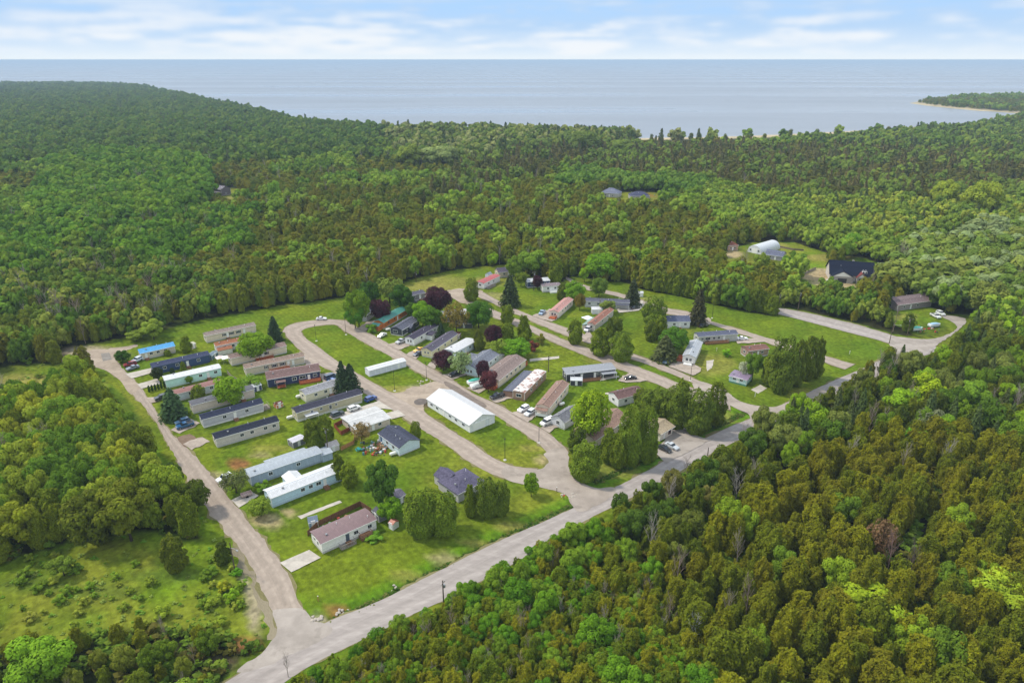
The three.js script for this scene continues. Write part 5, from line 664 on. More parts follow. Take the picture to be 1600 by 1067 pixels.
const HOMES = [
  { label: 'beige home with a bright blue metal roof at the far end of the left road', a: [221, 563], b: [274, 551], roof: [78, 168, 232], roofKind: 'seam', wall: [206, 196, 176], w: 5, h: 2.7, rise: 0.9, win: [0.3, 0.5, 0.72], doors: [0.15] },
  { label: 'dark navy home with a dark blue grey roof beside the bright blue roof', a: [240, 586], b: [328, 566], roof: [80, 86, 112], wall: [52, 72, 112], w: 4.6, win: [0.2, 0.42, 0.8], doors: [0.6], trim: [70, 84, 112], skirtCol: [52, 70, 104] },
  { label: 'mint green home with a white roof', a: [260, 607], b: [346, 587], roof: [232, 234, 238], roofKind: 'seam', type: 'arched', rise: 0.4, wall: [188, 224, 218], w: 4.4, win: [0.38, 0.62, 0.9], doors: [0.76], skirtCol: [196, 222, 216] },
  { label: 'pale grey home with a maroon brown roof beside the mint green home', a: [276, 628], b: [349, 609], roof: [146, 98, 88], roofKind: 'seam', type: 'arched', rise: 0.4, wall: [196, 204, 212], w: 4, h: 2.7, win: [0.3, 0.75], doors: [] },
  { label: 'pinkish beige home with a dark grey roof under the bright green tree', a: [302, 647], b: [398, 621], roof: [92, 92, 100], roofKind: 'seam', type: 'arched', rise: 0.4, wall: [212, 196, 186], w: 4.2, win: [0.42, 0.62], doors: [0.8], extra: (o, B, q) => { wing(o, B.x1 - 5.5, B.x1 - 1, -q.w - 2.6, -q.w + 0.05, 2.4, 0.4, q.wallM, q.roofM); } },
  { label: 'grey home with a dark navy roof and white skirting, above the black roofed one', a: [318, 669], b: [412, 643], roof: [62, 68, 88], wall: [182, 182, 190], w: 4.3, win: [0.35, 0.72], doors: [0.52], skirtCol: [232, 232, 230], extra: (o, B, q) => { deckOn(o, B.x1 + 1.3, -2.4, 2.4, 3.6, 0.6, deckGrey); } },
  { label: 'long beige grey home with a nearly black roof, lowest of its row', a: [339, 700], b: [436.5, 671.5], roof: [58, 62, 76], wall: [200, 192, 186], w: 4.3, win: [0.4, 0.56, 0.78, 0.92], doors: [], extra: (o, B, q) => { lean(o, B.x0 + 2.5, B.x1 - 2, -q.w - 1.9, -q.w + 0.02, 2.2, 2.9, q.wallM, paint('seam', 186, 188, 190)); } },
  { label: 'long blue grey home with a pale grey metal roof and rear extension', a: [393, 760], b: [503, 722], roof: [180, 188, 196], roofKind: 'seam', type: 'arched', rise: 0.5, wall: [158, 172, 188], wallKind: 'panel', w: 4.6, win: [0.27, 0.66], doors: [], skirtCol: [150, 162, 176], vents: 4, extra: (o, B, q) => { lean(o, B.x0 + 6.5, B.x1 - 2.6, -q.w - 3, -q.w + 0.02, 2.3, 2.9, q.wallM, q.roofM, 'extension'); wing(o, B.x1 + 0.02, B.x1 + 3.4, -q.w + 0.6, 0.4, 2.4, 0.45, q.wallM, q.roofM); deckOn(o, B.x0 + 4.6, -q.w - 1.4, 3, 2.4, 0.5, redDeck); } },
  { label: 'long pale blue home with a white metal roof and a cross gable behind', a: [425.5, 794], b: [537, 749.5], roof: [236, 238, 242], roofKind: 'seam', rise: 0.85, type: 'gable', wall: [186, 212, 228], w: 5, win: [0.42, 0.53, [0.64, 1.5, 1.1]], doors: [0.73], skirtCol: [186, 208, 222], extra: (o, B, q) => { wing(o, B.x0 + 7, B.x0 + 11.4, -q.w - 4.2, -q.w + 1.6, 2.75, 0.85, q.wallM, q.roofM, 'z'); } },
  { label: 'white home with a rusty brown metal roof nearest the main road', a: [504, 866], b: [588, 828], roof: [138, 112, 112], roofKind: 'seam', type: 'arched', rise: 0.4, wall: [228, 226, 222], w: 6, h: 2.9, win: [0.62, 0.88], doors: [0.46], doorCol: [74, 84, 98], ends: [['l', 0.62, 0.9, 1.2], ['l', 0.3, 1.1, 0.9]], vents: 4, extra: (o, B, q) => { deckOn(o, B.x0 + q.L * 0.42, 1.0, 4.2, 1.7, 0.25, deckGrey, 'ramp'); deckOn(o, B.x0 + q.L * 0.76, 1.0, 3.2, 1.9, 0.9, deckWood); lean(o, B.x0 + 1, B.x1 - 0.5, -q.w - 1.3, -q.w + 0.02, 2.1, 2.6, q.wallM, paint('seam', 176, 170, 166), 'lean_to'); } },
  { label: 'beige home with dark shutters at the top of the middle column', a: [323, 536], b: [400, 519], roof: [166, 150, 140], wall: CREAM, shutter: SHUT, win: [[0.5, 1.3, 1.2], [0.64, 1.3, 1.2], 0.36], doors: [0.76, 0.42], steps: true, w: 4.4 },
  { label: 'white home with a rust coloured roof and a small front wing', a: [339, 552], b: [382, 543], roof: [178, 122, 92], wall: [222, 218, 214], w: 4.4, win: [0.3, 0.6], doors: [], extra: (o, B, q) => { wing(o, B.x0, B.x0 + 5.6, -0.05, 3.2, 2.2, 0.5, q.wallM, q.roofM); } },
  { label: 'beige home with dark shutters and a red wooden deck', a: [362, 572], b: [448, 551.5], roof: [162, 140, 132], wall: CREAM, shutter: SHUT, win: [[0.36, 0.8, 1.1], [0.5, 1.4, 1.2], [0.62, 1.4, 1.2]], doors: [0.56], steps: false, w: 4.6, extra: (o, B, q) => deckOn(o, B.x0 + q.L * 0.57, 1.3, 7, 2.5, 0.7, redDeck) },
  { label: 'beige home with dark shutters just above the navy home with a brown roof', a: [385, 588], b: [476, 568.5], roof: [168, 146, 132], wall: BEIGE, shutter: SHUT, win: [[0.34, 0.7, 1.1], [0.48, 1.4, 1.2], [0.62, 1.4, 1.2]], doors: [0.72, 0.8], steps: false, w: 4.6, extra: (o, B, q) => deckOn(o, B.x0 + q.L * 0.55, 0.9, 8, 1.7, 0.6, redDeck) },
  { label: 'navy home with a two level brown roof and an orange deck', a: [419, 606], b: [500.7, 592], roof: [146, 120, 116], wall: [44, 56, 92], rise: 1.5, w: 7.4, h: 3.1, skirt: 0.5, trim: [225, 225, 222], winFrame: [236, 236, 232], win: [[0.16, 1.3, 1.2], [0.5, 1.6, 1.2], [0.66, 2.4, 1.1], [0.9, 1.4, 1.1]], doors: [0.78], steps: false, skirtCol: [60, 66, 90], capLift: 70, extra: (o, B, q) => { deckOn(o, B.x1 - 4.2, 1.2, 8, 2.3, 0.7, redDeck); const k = lean(o, B.x0 + 3, B.x0 + 6.2, 0.02, 2.6, 2.5, 2.5, deckGrey, q.roofM, 'porch', true); part('porch_rail', mergeGeometries([box(3.2, 0.08, 0.08, B.x0 + 4.6, 0.9, 2.5), box(3.2, 0.15, 2.5, B.x0 + 4.6, 0.4, 1.3)]), redDeck, k); } },
  { label: 'short cream home with a grey roof left of the twin spruces', a: [478.5, 629.5], b: [533, 612], roof: [172, 172, 176], wall: [216, 208, 188], w: 5, win: [0.28, 0.56, [0.86, 1.8, 1.0]], doors: [0.7], rise: 0.8 },
  { label: 'long olive tan home with a dark charcoal roof and white framed windows', a: [465, 659.5], b: [566, 629], roof: [78, 78, 92], wall: [186, 178, 148], w: 4.5, h: 3.2, win: [[0.22, 0.9, 1.3], [0.36, 0.9, 0.9], [0.5, 0.9, 1.6], [0.59, 0.8, 0.9]], doors: [], skirtCol: [226, 224, 216], skirt: 0.8, ends: [['l', 0.4, 0.8, 1.2]], extra: (o, B, q) => { lean(o, B.x0 + 2.6, B.x0 + 6.8, 0.03, 2.0, 2.0, 2.0, M.white, paint('seam', 222, 222, 224), 'awning', true); } },
  { name: 'house', cat: 'house', label: 'low house under a broad white flat roof beside the cluttered yard', a: [557, 682], b: [609, 664], roof: [226, 226, 224], roofKind: 'concrete', type: 'gable', rise: 0.5, wall: [198, 184, 172], w: 10.2, h: 2.7, skirt: 0.2, ov: 0.5, win: [0.3, 0.7], doors: [0.5], steps: false, vents: 4 },
  { name: 'house', cat: 'house', label: 'white and pale blue gabled house with a dark slate roof', a: [592.5, 690], b: [624, 713], roof: [86, 90, 108], wall: [204, 220, 236], rise: 1.5, w: 7.6, h: 3.0, skirt: 0.3, win: [0.42, 0.72], doors: [0.12], doorCol: [80, 110, 150], ends: [], vents: 3 },
  { name: 'house', cat: 'house', label: 'grey purple hip roofed house behind the huge round cedars', a: [716, 786], b: [757, 765], roof: [112, 108, 130], wall: [186, 182, 188], type: 'hip', rise: 1.9, w: 9, h: 2.9, skirt: 0.2, win: [0.3, 0.7], doors: [0.5], steps: false, extra: (o, B, q) => { wing(o, B.x0 + 1, B.x0 + 6, -q.w - 3.4, -q.w + 2, 2.9, 1.5, q.wallM, q.roofM, 'z'); } },
  // the row right of the grass island
  { label: 'grey roofed home hidden behind the maples at the loop end', a: [573, 503], b: [594, 487], roof: [150, 154, 166], wall: [186, 188, 194], w: 4.8, win: [0.3, 0.7] },
  { label: 'orange log home with a teal green roof', a: [600, 514.5], b: [636, 493], roof: [86, 156, 142], roofKind: 'seam', wall: [204, 124, 66], wallKind: 'log', w: 5.2, rise: 1.0, h: 2.8, trim: [204, 130, 76], winFrame: [190, 110, 60], win: [0.2, 0.45, 0.7], doors: [0.58], steps: false, extra: (o, B, q) => { wing(o, B.x0 - 3.2, B.x0 + 0.02, -q.w + 0.6, -0.8, 2.5, 0.6, q.wallM, q.roofM, 'z'); } },
  { label: 'small dark charcoal home with white trim and a grey roof', a: [628.5, 526], b: [655, 509], roof: [116, 118, 132], wall: [60, 64, 76], trim: [232, 232, 230], w: 6, rise: 1.2, h: 2.8, win: [0.3, 0.6, 0.85], doors: [0.45], ends: [['l', 0.4, 2.2, 1.3]], extra: (o, B, q) => { wing(o, B.x0 + 5, B.x0 + 9, -1, 1.6, 2.6, 1.0, q.wallM, q.roofM, 'z'); } },
  { label: 'white home with a dark violet grey roof next to the charcoal one', a: [647, 541], b: [685, 519], roof: [88, 84, 100], wall: [226, 228, 230], w: 4.6, win: [0.3, [0.6, 2.2, 0.9], 0.85], doors: [], ends: [['l', 0.35, 0.9, 1.2], ['l', 0.65, 0.9, 1.2]], extra: (o, B, q) => { wing(o, B.x0 + 9, B.x0 + 13.5, -0.03, 3.2, 2.4, 0.6, q.wallM, q.roofM, 'z'); } },
  { label: 'long pale yellow home with a purple grey roof', a: [675, 560], b: [715, 532.5], roof: [112, 108, 122], wall: [222, 210, 172], w: 5, win: [0.25, 0.5, 0.75], doors: [], ends: [['l', 0.35, 0.8, 0.9], ['l', 0.65, 0.8, 0.9]], rise: 1.0 },
  { label: 'white roofed home behind the lane side purple maple', a: [711, 562], b: [744, 544], roof: [228, 230, 234], roofKind: 'seam', type: 'arched', rise: 0.5, wall: [204, 214, 224], w: 5.4, win: [0.3, 0.7], doors: [0.5] },
  { label: 'pale blue home with a wide grey hipped roof and a bay front', a: [746, 590], b: [779, 565.5], roof: [142, 146, 158], wall: [206, 220, 232], type: 'gable', rise: 1.5, w: 7.4, h: 3.0, win: [0.3, 0.62, 0.85], doors: [], ends: [['l', 0.22, 0.9, 1.3], ['l', 0.42, 0.9, 1.3], ['l', 0.62, 0.9, 1.3]], extra: (o, B, q) => { wing(o, B.x0 + 9, B.x0 + 14, -q.w - 2.4, -q.w + 3, 2.9, 1.2, q.wallM, q.roofM, 'z'); } },
  { label: 'cream home with a two toned brown double roof', a: [779, 606.5], b: [821, 573.5], roof: [162, 144, 138], wall: [224, 212, 188], w: 8.2, rise: 1.3, h: 2.9, win: [0.3, 0.45, 0.62, 0.78], doors: [], steps: false, ends: [['l', 0.75, 1.2, 1.2]], extra: (o, B, q) => { deckOn(o, B.x0 - 1.4, -2.2, 2.6, 3.6, 0.6, redDeck); deckOn(o, B.x1 + 1.2, -1.8, 2.2, 3.2, 0.6, redDeck); } },
  { label: 'brown walled home with a flat white roof blotched with rust', a: [819.5, 627.5], b: [853, 593], roof: [236, 228, 224], roofKind: 'stain', type: 'arched', rise: 0.28, wall: [152, 122, 104], w: 4.6, h: 3.0, win: [0.3, 0.55, 0.8], doors: [], ends: [['l', 0.5, 2.0, 1.2]], ov: 0.1, skirtCol: [140, 112, 96], vents: 5, extra: (o, B, q) => { lean(o, B.x0 + 0.6, B.x1 - 0.8, -q.w - 4.2, -q.w + 0.02, 2.4, 2.9, paint('siding', 150, 118, 100), paint('shingle', 112, 116, 130), 'carport'); } },
  { label: 'cream home with a tan shingle roof, white porch and ramp', a: [858, 651.5], b: [888, 613.5], roof: [172, 142, 128], wall: [228, 210, 190], w: 4.7, h: 3.3, skirt: 0.8, rise: 0.9, win: [0.35, 0.6, 0.8], doors: [0.5], ends: [['l', 0.3, 1.3, 1.2], ['l', 0.68, 1.3, 1.2]], extra: (o, B, q) => { const k = lean(o, B.x0 - 2, B.x0 - 0.02, -q.w + 0.2, -0.2, 3.0, 3.0, M.white, q.roofM, 'porch', true); part('porch_rail', mergeGeometries([box(0.08, 0.08, q.w - 0.6, B.x0 - 1.9, 1.7, -q.w / 2), box(0.06, 0.7, q.w - 0.6, B.x0 - 1.9, 1.25, -q.w / 2), box(1.9, 0.15, q.w - 0.6, B.x0 - 1, 0.8, -q.w / 2)]), M.white, k); deckOn(o, B.x0 + q.L * 0.45, -q.w - 1.1, q.L * 0.8, 1.9, 0.7, paint('board', 196, 180, 166), 'ramp'); } },
  { name: 'house', cat: 'house', label: 'small grey gabled house left of the lime green tree', a: [882, 672], b: [908, 655], roof: [150, 150, 156], wall: [206, 206, 210], w: 5.6, rise: 1.6, h: 3.0, win: [0.4], doors: [], ends: [['l', 0.5, 1.2, 1.4]] },
  { label: 'dark charcoal home with a pale grey roof and a long deck beside the middle lane', a: [885, 597], b: [961, 588.5], roof: [158, 161, 168], roofKind: 'seam', type: 'shed', rise: 0.55, wall: [66, 68, 78], trim: [226, 226, 224], w: 4.6, h: 2.9, win: [[0.12, 1.4, 0.8], [0.66, 1.4, 0.9], [0.82, 1.6, 0.9]], doors: [0.31, 0.58], steps: false, skirtCol: [90, 84, 80], extra: (o, B, q) => { deckOn(o, B.x0 + q.L * 0.45, 1, q.L * 0.45, 1.8, 0.5, deckWood); lean(o, B.x1 - 6, B.x1 - 0.3, 0.02, 2.4, 2.6, 2.6, M.white, q.roofM, 'porch', true); } },
  { name: 'house', cat: 'house', label: 'white house with a brown roof half hidden by the dark cedar row', a: [966, 636], b: [1004, 626], roof: [136, 108, 104], wall: [222, 220, 224], w: 6, rise: 1.2, h: 3.2, skirt: 0.3, win: [0.3, 0.7], doors: [0.5], steps: false },
  { name: 'house', cat: 'house', label: 'brown roofed house behind the tallest cedars at the corner', a: [930, 700], b: [981, 664], roof: [174, 144, 128], wall: [206, 190, 172], w: 9, rise: 1.8, h: 2.9, skirt: 0.2, win: [0.4, 0.7], doors: [], ends: [['l', 0.5, 1.2, 1.2]] },
  { name: 'office_building', cat: 'building', label: 'beige roofed low office at the parking lot beside the tallest cedars', a: [1031, 690], b: [1050, 679], roof: [196, 178, 150], wall: [222, 212, 200], w: 7, rise: 1.0, h: 3.2, skirt: 0.15, ov: 0.7, win: [], doors: [0.35], steps: false, doorCol: [232, 230, 226], ends: [['r', 0.5, 1.6, 1.2]], extra: (o, B, q) => windowOn(o, 'f', q.L * 0.78, 0.9, 1.3, 1.5, B, { frame: paint('trim', 110, 40, 40) }) },
  // the upper middle
  { label: 'cream home with a pink roof between the two middle lanes and the upper lawn', a: [872, 498], b: [895, 477.5], roof: [206, 164, 156], wall: [226, 214, 202], w: 4.5, win: [0.3, 0.5, 0.62, 0.8], doors: [], ends: [['l', 0.35, 1.0, 1.3], ['l', 0.65, 1.0, 1.3]], extra: (o, B, q) => deckOn(o, B.x0 - 1.3, -q.w / 2, 2.4, 3.4, 0.7, redDeck) },
  { label: 'brown roofed home with a green lean-to among the round cedars', a: [929, 518], b: [958, 494], roof: [176, 128, 112], wall: [202, 192, 182], w: 3.6, win: [0.4, 0.7], doors: [], extra: (o, B, q) => lean(o, B.x0, B.x0 + 11, -q.w - 2.6, -q.w + 0.02, 2.1, 2.8, q.wallM, paint('seam', 132, 158, 148), 'lean_to') },
  { label: 'long white home with a slate grey roof by the narrow lane', a: [914, 480], b: [983, 483], roof: [110, 112, 126], wall: [214, 214, 216], w: 5, win: [0.1, 0.3, 0.55], doors: [0.42], extra: (o, B, q) => { lean(o, B.x1 - 6.5, B.x1 - 0.2, 0.02, 2.6, 2.7, 2.7, M.white, q.roofM, 'porch', true); } },
  { label: 'navy home with a white roof behind the small purple tree', a: [824, 450], b: [859, 447.5], roof: [206, 210, 218], roofKind: 'seam', type: 'shed', rise: 0.4, wall: [62, 76, 118], w: 4.6, win: [0.2, 0.5, 0.8], doors: [0.65] },
  { label: 'white home with a grey roof and porch right of the navy one', a: [848, 457], b: [876, 455], roof: [152, 138, 142], type: 'arched', rise: 0.3, wall: [228, 226, 224], w: 5, win: [0.3, 0.7], doors: [0.5], extra: (o, B, q) => deckOn(o, B.x0 + q.L * 0.62, 1.4, 5, 2.6, 0.7, M.white) },
  { label: 'tan home with a purple grey roof at the end of the far field', a: [779, 434.5], b: [801, 432], roof: [118, 110, 126], wall: [196, 182, 164], w: 6, rise: 1.6, win: [0.4], doors: [0.7] },
  { label: 'white home with a red roof beside the far field', a: [756, 452], b: [781, 440], roof: [186, 84, 84], roofKind: 'seam', type: 'arched', rise: 0.5, wall: [222, 218, 220], w: 4.8, win: [0.3, 0.6], doors: [0.45], extra: (o, B, q) => deckOn(o, B.x0 + 5, 1.2, 7, 2.2, 0.5, deckGrey) },
  { label: 'dark walled home with a whitish roof behind the budding brown tree', a: [693, 504], b: [732, 500], roof: [208, 206, 208], roofKind: 'concrete', type: 'shed', rise: 0.5, wall: [104, 88, 86], w: 5, win: [0.2, 0.5, 0.8], doors: [0.35] },
  { label: 'low grey home behind the dark maple at the gravel area', a: [640, 472], b: [664, 467], roof: [112, 110, 124], wall: [132, 126, 130], w: 5, win: [0.3, 0.7] },
  // right side
  { label: 'white home with a blue grey roof beside the tall lone spruce', a: [1043, 513], b: [1077.5, 513], roof: [110, 116, 142], wall: [214, 216, 218], w: 6.6, rise: 1.5, h: 3, win: [0.3, 0.8], doors: [0.55], ends: [['r', 0.5, 1.2, 1.2]] },
  { label: 'long grey home with a slate roof and a deck on the right lawn', a: [1091, 537], b: [1151.5, 532.5], roof: [112, 116, 136], wall: [184, 184, 182], w: 4.7, win: [[0.1, 1.1, 1.1], [0.24, 2.4, 1.1], 0.4, 0.52], doors: [0.66], steps: false, extra: (o, B, q) => { deckOn(o, B.x0 + q.L * 0.45, 1, q.L * 0.6, 1.9, 0.7, deckWood); part('stair', mergeGeometries([0, 1, 2, 3].map((k) => box(0.4, 0.16, 1.2, B.x0 + 3 + k * 0.4, 0.35 + k * 0.35, 0.7))), M.black, o); } },
  { label: 'white home with a light grey roof standing slanted to the lane', a: [1085, 571], b: [1096, 547], roof: [186, 190, 196], roofKind: 'seam', wall: [222, 220, 216], w: 4.8, rise: 0.9, h: 3.2, skirt: 0.8, win: [0.3, 0.6, 0.8], doors: [], ends: [['l', 0.35, 1.0, 1.3], ['l', 0.65, 1.0, 1.3]], extra: (o, B, q) => { deckOn(o, B.x0 + 4, -q.w - 1.4, 6, 2.6, 0.9, redDeck); deckOn(o, B.x0 - 0.9, -q.w / 2, 1.6, 3.6, 0.6, M.white); } },
  { label: 'brown roofed home behind the great corner cedars', a: [1168, 560], b: [1200, 556], roof: [150, 112, 102], wall: [156, 132, 120], w: 5, win: [0.3, 0.7], doors: [0.5] },
  { name: 'travel_trailer', cat: 'trailer', label: 'mint striped white trailer with a violet roof on the lower right lawn', a: [1139, 597], b: [1166, 604], roof: [150, 132, 158], roofKind: 'seam', type: 'arched', rise: 0.3, wall: [196, 222, 226], w: 6.5, h: 2.6, win: [0.3, 0.7], doors: [0.5], skirtCol: [92, 148, 132], skirt: 0.7, steps: false },
  { name: 'house', cat: 'house', label: 'modern black roofed house with white gables beyond the side road', a: [1296, 438], b: [1364, 443], roof: [40, 46, 66], wall: [196, 190, 184], w: 15, rise: 5.6, h: 4.2, skirt: 0.2, ov: 0.6, trim: [50, 54, 66], win: [[0.62, 1.4, 1.6], [0.9, 2.2, 1.6]], doors: [0.5], steps: false, ends: [['r', 0.5, 1.6, 1.8]], doorCol: [44, 44, 50], vents: 2, extra: (o, B, q) => {
    const t = paint('trim', 232, 230, 226), st = paint('siding', 170, 164, 160); const g = wing(o, B.x0 + 0.5, B.x0 + 11.5, -4, 3.6, 3.6, 3.0, st, q.roofM, 'z'); part('gable_trim', gableEnds(-4, 3.66, -(B.x0 + 10.6), -(B.x0 + 1.4), 3.8, 2.4).rotateY(-Math.PI / 2), t, g); part('garage_door', mergeGeometries([box(4.6, 2.5, 0.1, B.x0 + 6, 1.35, 3.62), box(4.2, 0.06, 0.14, B.x0 + 6, 0.9, 3.62), box(4.2, 0.06, 0.14, B.x0 + 6, 1.7, 3.62)]), paint('trim', 46, 46, 54), g);
    const c = wing(o, B.x0 + 13.5, B.x0 + 18.5, -4, 2.6, 3.4, 2.4, st, paint('seam', 124, 58, 52), 'z'); part('porch_shade_panel', box(2.8, 2.6, 0.1, B.x0 + 16, 1.4, 2.62), M.black, c); part('gable_trim', gableEnds(-4, 2.66, -(B.x0 + 17.8), -(B.x0 + 14.2), 3.5, 1.7).rotateY(-Math.PI / 2), t, c);  // flat black panel paints the shade inside the porch
    for (const x of [0.76, 0.82]) { const d = part('dormer', mergeGeometries([box(1.3, 1.4, 2, B.x0 + q.L * x, 5.4, -1.8), gableEnds(-2.8, -0.79, -(B.x0 + q.L * x + 0.65), -(B.x0 + q.L * x - 0.65), 6.1, 0.7).rotateY(-Math.PI / 2)].map((k) => k.index ? k.toNonIndexed() : k)), t, o); part('pane', box(0.7, 0.8, 0.05, B.x0 + q.L * x, 5.5, -0.78), M.glass, d); }
    part('chimney', box(1, 1.6, 1, 1, 9.6, -8), st, o); } },
  { name: 'house', cat: 'house', label: 'brown roofed grey house on the corner lot beyond the junction', a: [1402, 486], b: [1454, 479], roof: [150, 132, 132], wall: [150, 142, 144], w: 9, rise: 2.2, h: 3.4, skirt: 0.2, ov: 0.6, win: [0.2, 0.6], doors: [0.4], steps: false, ends: [['l', 0.5, 1.6, 1.2]] },
  { name: 'house', cat: 'house', label: 'small brown hip roofed house left of the half round barn', a: [1137, 392], b: [1153, 391], roof: [150, 96, 80], wall: [176, 140, 118], type: 'hip', rise: 2.6, w: 8, h: 3.4, skirt: 0.2, win: [0.3, 0.7], doors: [0.5], steps: false },
  { name: 'garage', cat: 'garage', label: 'grey blue roofed garage in front of the half round barn', a: [1195, 404], b: [1222, 408], roof: [122, 126, 146], wall: [150, 148, 152], w: 9, rise: 2.2, h: 2.8, skirt: 0.2, win: [0.3], doors: [0.6], steps: false },
  { name: 'house', cat: 'house', label: 'grey roofed two level house in the far left forest clearing', a: [333, 304], b: [346, 306], roof: [156, 150, 158], wall: [92, 84, 92], w: 10, rise: 2.4, h: 5.6, skirt: 0.3, win: [0.3, 0.7], doors: [0.5], steps: false, extra: (o, B, q) => lean(o, B.x0 + 2, B.x1, 3.5, 0.02, 2.6, 3.4, q.wallM, q.roofM, 'porch') },
  { name: 'house', cat: 'house', label: 'left grey roofed house in the distant clearing of the forest', a: [938, 307], b: [966, 309], roof: [136, 140, 160], wall: [170, 166, 168], type: 'hip', rise: 4, w: 13, h: 3.4, skirt: 0.2, win: [0.3, 0.7], doors: [0.5], steps: false },
  { name: 'house', cat: 'house', label: 'right dark roofed house in the distant clearing of the forest', a: [985, 312], b: [1015, 312], roof: [92, 96, 122], wall: [160, 156, 160], type: 'hip', rise: 3.4, w: 12, h: 3.2, skirt: 0.2, win: [0.3, 0.7], doors: [0.5], steps: false },
];
HOMES.forEach(home);

/* white barn, storage shed, half round barn, small sheds */
home({ name: 'barn', cat: 'barn', label: 'large white gabled barn in the middle of the park', a: [668.4, 635], b: [734, 676.5], roof: [240, 242, 244], roofKind: 'seam', wall: [222, 226, 236], wallKind: 'panel', w: 10.6, h: 3.1, skirt: 0.12, rise: 2.1, ov: 0.35, win: [[0.1, 1.5, 1.0], [0.24, 1.5, 1.0], [0.55, 1.4, 1.0], [0.69, 1.4, 1.0], [0.86, 1.5, 1.0]], doors: [0.4], steps: false, ends: [], vents: 0, winFrame: [236, 238, 242], extra: (o, B, q) => { const d = part('sliding_door', mergeGeometries([box(0.08, 2.7, 5.2, B.x1 + 0.05, 1.4, -4), box(0.12, 0.14, 10, B.x1 + 0.06, 2.85, -5), box(0.1, 2.7, 0.1, B.x1 + 0.07, 1.4, -4)]), M.white, o); part('door', box(0.07, 2.1, 1, B.x1 + 0.04, 1.1, -8.8), M.white, o); } });
home({ name: 'storage_shed', cat: 'shed', label: 'long low white storage shed on the grass island', a: [577, 589], b: [634.5, 573.2], roof: [242, 244, 248], roofKind: 'seam', wall: [216, 218, 232], wallKind: 'panel', w: 3.6, h: 2.6, skirt: 0.12, rise: 0.45, type: 'gable', ov: 0.15, win: [], doors: [0.8], steps: false, ends: [], vents: 0 });
{
  const f = frameOf([1190, 398], [1219, 389]), A = f.A, E = f.B, L = f.L, R = 5, o = thing('half_round_barn', 'white half round metal barn beyond the side road', 'barn', A.clone().add(E).multiplyScalar(0.5), f.turn);
  const arc = (k) => { const s = new THREE.Shape(); s.moveTo(-R * k, 0); for (let i = 0; i <= 18; i++) { const t = Math.PI * (1 - i / 18); s.lineTo(Math.cos(t) * R * k, (0.9 + Math.sin(t) * 4.2) * k); } s.lineTo(R * k, 0); s.closePath(); return s; };
  part('shell', new THREE.ExtrudeGeometry(arc(1), { depth: L, bevelEnabled: false }).rotateY(Math.PI / 2).translate(-L / 2, 0, -R), paint('seam', 204, 208, 212), o);
  const w = part('end_wall', new THREE.ExtrudeGeometry(arc(0.95), { depth: 0.1, bevelEnabled: false }).rotateY(Math.PI / 2).translate(-L / 2 - 0.11, 0, -R), paint('panel', 222, 226, 230), o); part('door', box(0.08, 3.2, 3.6, -L / 2 - 0.16, 1.6, -R), M.white, w); for (const z of [-2.9, 2.9]) part('pane', box(0.06, 1, 1, -L / 2 - 0.14, 1.9, -R + z), M.glass, w);
}
